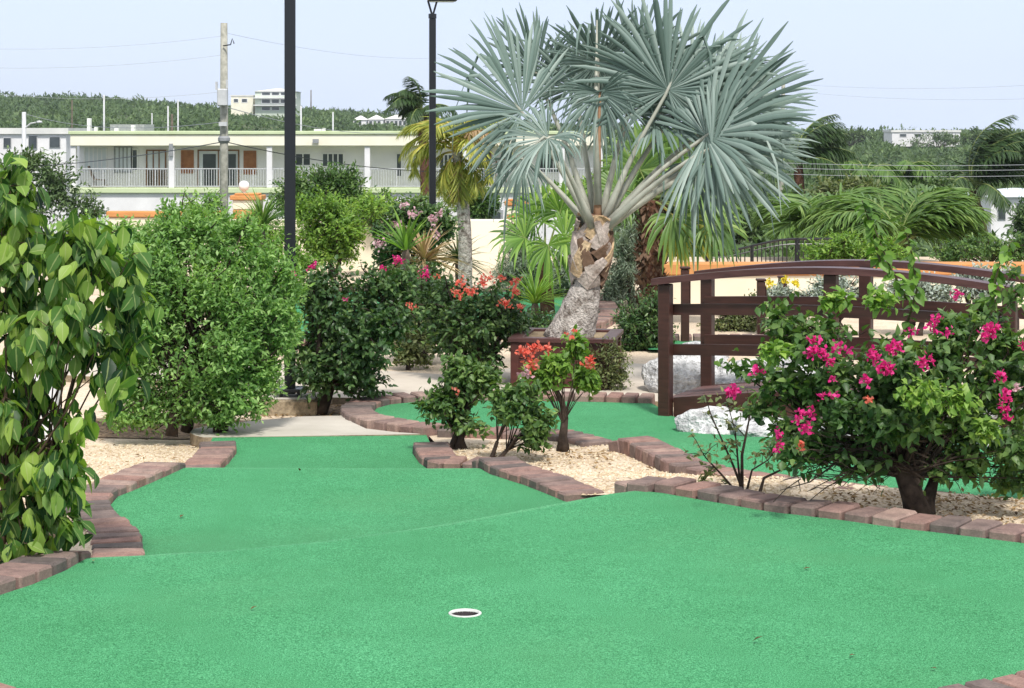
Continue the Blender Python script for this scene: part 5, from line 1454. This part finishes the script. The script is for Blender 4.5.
for k, (a, b, top, lab) in enumerate([(353,366,115.5,'left white pavilion with a hipped roof on the ridge'),(368,383,115,'middle white pavilion with a hipped roof on the ridge'),(385,408,114.5,'widest white pavilion with a hipped roof on the ridge')]):
    wd = [(a+1.5+i*4.2, a+4+i*4.2, 121, 125) for i in range(int((b-a-2)/4.2))]
    house('hillside_pavilion', lab, 440+k*4, a, b, top, 136, 8, 'white_paint', 'roof_pale', wd, roof_h=4.5, overhang=1, hip=True)
house('ridge_house', 'long low pale house among trees on the right skyline', 400, 892, 960, 130, 139, 9, 'white_paint', 'roof_pale', [(900,906,134,136.5),(915,921,134,136.5),(945,951,134,136.5)], roof_h=2.2, overhang=1)
for k, (px, y0, y1, D, lab) in enumerate([(903,124,144,410,'round dark tree beside the long house on the skyline'),(935,128,146,395,'leafy tree in front of the long house on the skyline'),(850,127,140,360,'broad tree on the skyline right of the windblown palm'),(980,127,140,330,'broad tree on the skyline above the white house')]):
    p = gb(px, D); hgt = (y1-y0)
    shrub('skyline_tree', lab, px, D, [(px,(y0+y1)/2+2,hgt*1.3,hgt*.6,0),(px+hgt*1.2,(y0+y1)/2+4,hgt*1.1,hgt*.5,0),(px-hgt,(y0+y1)/2+5,hgt,hgt*.45,0)], 'leaf_far', 160+k, 420, (.4,.65), lpt=5, twig=.8, trunk_r=.25, stems=1, clumps=12, cat='tree', group='trees on the skyline')

# ------------------------------------------------------------------ poles and wires
def utility(px, top, D, r, label, kind='wood', name='utility_pole'):
    p = gb(px, D); zt = W(px, top, D).z - p.z
    t = thing(name, p, label, 'utility pole', 'utility poles')
    if D > 90: r *= .55
    mb = MB(); mb.tube([(0,0,-.5),(0,0,zt*.5),(0,0,zt)],[r*1.2,r*1.1,r*.9],10); mb.build('shaft', M['pole_wood' if kind == 'wood' else kind], t, smooth=True)
    return t, p, zt
t, p, zt = utility(224, 23, 46, .088, 'weathered utility pole carrying a grey box in front of the long building')
za = lambda y: W(224, y, 46).z - p.z
mb = MB(); mb.box((-.115,-.32,za(106)),(.115,-.12,za(89))); mb.build('transformer_box', M['light_metal'], t, bevel=.02)
mb = MB(); mb.box((-.15,-.335,za(90)),(-.118,-.18,za(82))); mb.tube([(.10,-.22,za(88)),(.10,-.22,za(80))],.025,6); mb.build('bushing', M['light_metal'], t)
mb = MB(); mb.tube([(0,-.12,za(46)),(.18,-.2,za(45)),(.22,-.2,za(39)),(.26,-.2,za(44))],.015,5); mb.build('insulator_loop', M['black_metal'], t)
mb = MB(); mb.lathe([(.10,0),(.14,.05),(.14,.12),(.10,.16)], 12, (0,0,za(143))); mb.build('clamp', M['grey_metal'], t)
mb = MB(); mb.box((-.09,-.22,za(126)),(.09,-.11,za(122))); mb.build('junction_box', M['light_metal'], t)
t, p, zt = utility(779, 77, 70, .075, 'leaning utility pole rising right of the silver palm'); t.rotation_euler = (0, .02, 0)
mb = MB(); mb.bar((-.3,-.06,zt-1.2),(.3,-.06,zt-1.2),.07,.09); mb.build('crossarm', M['pole_wood'], t)
for k, (px, top, D, r, kind, lab) in enumerate([(104,95,190,.16,'light_metal','pale tall pole above the roof of the long building, near its left end'),(168,106,180,.13,'light_metal','first pale pole left of a dark one above the long building roof'),(178,100,185,.13,'light_metal','pale pole right of a dark thick one above the roof'),(72,100,200,.13,'far_pole','thin dark pole above the left end of the long building'),(172,114,186,.2,'far_pole','thick dark pole between two pale ones above the roof'),(301,106,180,.14,'light_metal','pale pole just right of the near lamp post above the roof'),(333,112,180,.13,'light_metal','leaning pale pole below the ridge houses'),(311,90,500,.25,'far_pole','faint thin mast on the ridge right of the three-storey house'),(152,113,190,.1,'light_metal','short thin pole left of the three roof poles')]):
    utility(px, top, D, r, lab, kind)
t, p, zt = utility(24, 112, 75, .085, 'street lamp on a pale pole beside the low house', 'light_metal', 'street_lamp'); t['category'] = 'street lamp'; t['group'] = 'street lamps'
zz = lambda y: W(24, y, 75).z - p.z
mb = MB(); mb.tube([(.05,-.02,zz(128)),(.25,-.02,zz(123.5)),(.45,-.02,zz(122.5))],.03,6); mb.build('arm', M['light_metal'], t)
mb = MB(); mb.lathe([(.02,-.04),(.10,-.03),(.12,.0),(.09,.05),(.01,.07)], 12, (.58,-.02,zz(122.3))); o = mb.build('lamp_head', M['light_metal'], t, smooth=True)
def wire(label, a, b, sag=.25, r=.011, mat='wire', n=14):
    A = W(*a); B = W(*b)
    P = [A.lerp(B, i/n) - Vector((0,0,sag*4*(i/n)*(1-i/n))) for i in range(n+1)]
    mb = MB(); mb.tube([q-A for q in P], r, 4, cap=False)
    o = mb.build('power_line', M[mat], None, loc=A); tag(o, label, 'cable', 'overhead cables')
wire('upper cable running left from the weathered utility pole across the sky', (-60,47,46), (222,36,46), .15, .0045)
wire('second cable running left from the weathered pole across the sky', (-60,66,46), (222,55,46), .15, .0045)
wire('cable running right from the top of the weathered pole behind the lamp post', (226,33,46), (440,58,70), .2, .0045)
wire('lowest sky cable left of the weathered pole', (-60,88,46), (220,92,46), .2, .0045)
wire('dark cable crossing the upper balcony of the long building', (-60,166,70), (222,142,46.2), .25, .013, 'black_metal')
wire('dark cable drooping across the right half of the balcony', (226,142,46.2), (470,172,60), .2, .013, 'black_metal')
wire('cable along the dark hillside from the street lamp to the right', (26,114,75), (222,122,46.2), .3, .010)
wire('cable on the hillside right of the weathered pole', (226,107,46.2), (440,128,80), .4, .010)
for k, y in enumerate((163, 168, 174)):
    wire(('top','middle','bottom')[k]+' of the three pale cables crossing the green slope on the right', (760,y-1,52), (1090,y,52), .08, .008, 'wire')
wire('upper sky cable right of the leaning pole', (779,83,70), (1120,78,60), .25, .0045)
wire('lower sky cable right of the leaning pole', (779,90,70), (1120,94,60), .25, .0045)

# ------------------------------------------------------------------ light, sky, camera
SUN_EL, SUN_AZ = math.radians(55), math.radians(165)   # azimuth clockwise from +Y (away from the camera)
w = bpy.data.worlds.new('World'); scene.world = w; w.use_nodes = True
nt = w.node_tree; nt.nodes.clear()
sky = node(nt, 'ShaderNodeTexSky', sky_type='NISHITA'); sky.sun_disc = False
sky.sun_elevation = SUN_EL; sky.sun_rotation = SUN_AZ; sky.air_density = 1.0; sky.dust_density = 1.5; sky.ozone_density = 1.5
tc = node(nt, 'ShaderNodeTexCoord'); mp = node(nt, 'ShaderNodeMapping'); mp.inputs['Scale'].default_value = (1,1,3.5)
nt.links.new(tc.outputs['Generated'], mp.inputs[0])
cl = noise(nt, 4.5, 6, .5, mp.outputs[0])
fac = ramp(nt, [(.3,(.82,.82,.82)),(.7,(.985,.985,.985))], cl)
sp = node(nt, 'ShaderNodeSeparateXYZ'); nt.links.new(tc.outputs['Generated'], sp.inputs[0])
veil = ramp(nt, [(.0,(.60,.685,.86)),(.12,(.575,.665,.86)),(.5,(.70,.72,.75))], sp.outputs[2])
vs = node(nt, 'ShaderNodeVectorMath', operation='SCALE'); nt.links.new(veil, vs.inputs[0]); vs.inputs['Scale'].default_value = 7.1
mx = mixc(nt, sky.outputs[0], vs.outputs[0], fac)
bg = node(nt, 'ShaderNodeBackground'); bg.inputs[1].default_value = .15; nt.links.new(mx, bg.inputs[0])
ow = node(nt, 'ShaderNodeOutputWorld'); nt.links.new(bg.outputs[0], ow.inputs[0])
sd = bpy.data.lights.new('sun', 'SUN'); sd.energy = 3.3; sd.angle = math.radians(7); sd.color = (1,.955,.89)
so = bpy.data.objects.new('sun', sd); col.objects.link(so)
sv = Vector((math.sin(SUN_AZ)*math.cos(SUN_EL), math.cos(SUN_AZ)*math.cos(SUN_EL), math.sin(SUN_EL)))
so.rotation_euler = (-sv).to_track_quat('-Z','Y').to_euler(); so.location = sv*50
cam = bpy.data.cameras.new('camera'); co = bpy.data.objects.new('camera', cam); col.objects.link(co)
co.location = (0,0,EYE); co.rotation_euler = (math.radians(90),0,0)
cam.sensor_width = 36; cam.lens = 36*F/1024; cam.shift_y = -(344-HOR)/1024
cam.clip_start = .1; cam.clip_end = 5000
cam.dof.use_dof = False
scene.camera = co
scene.view_settings.view_transform = 'Standard'; scene.view_settings.look = 'None'
scene.view_settings.gamma = 1; scene.view_settings.use_curve_mapping = False
scene.view_settings.exposure = 0.34
scene.render.resolution_x = 1024; scene.render.resolution_y = 688
scene.cycles.max_bounces = 6; scene.cycles.transmission_bounces = 4; scene.cycles.use_denoising = True

# the air: far things fade a little
mb = MB(); mb.box((-1500,-30,-40),(1500,1350,45))
hz, nth, N_, L_ = new_mat('haze')
pv = node(nth, 'ShaderNodeVolumePrincipled'); pv.inputs['Color'].default_value = (.86,.92,1,1); pv.inputs['Density'].default_value = .00018
oh = node(nth, 'ShaderNodeOutputMaterial'); L_.new(pv.outputs[0], oh.inputs['Volume'])
if HAZE: tag(mb.build('haze', hz), 'thin haze of the humid air over the hillside', 'haze', kind='stuff')
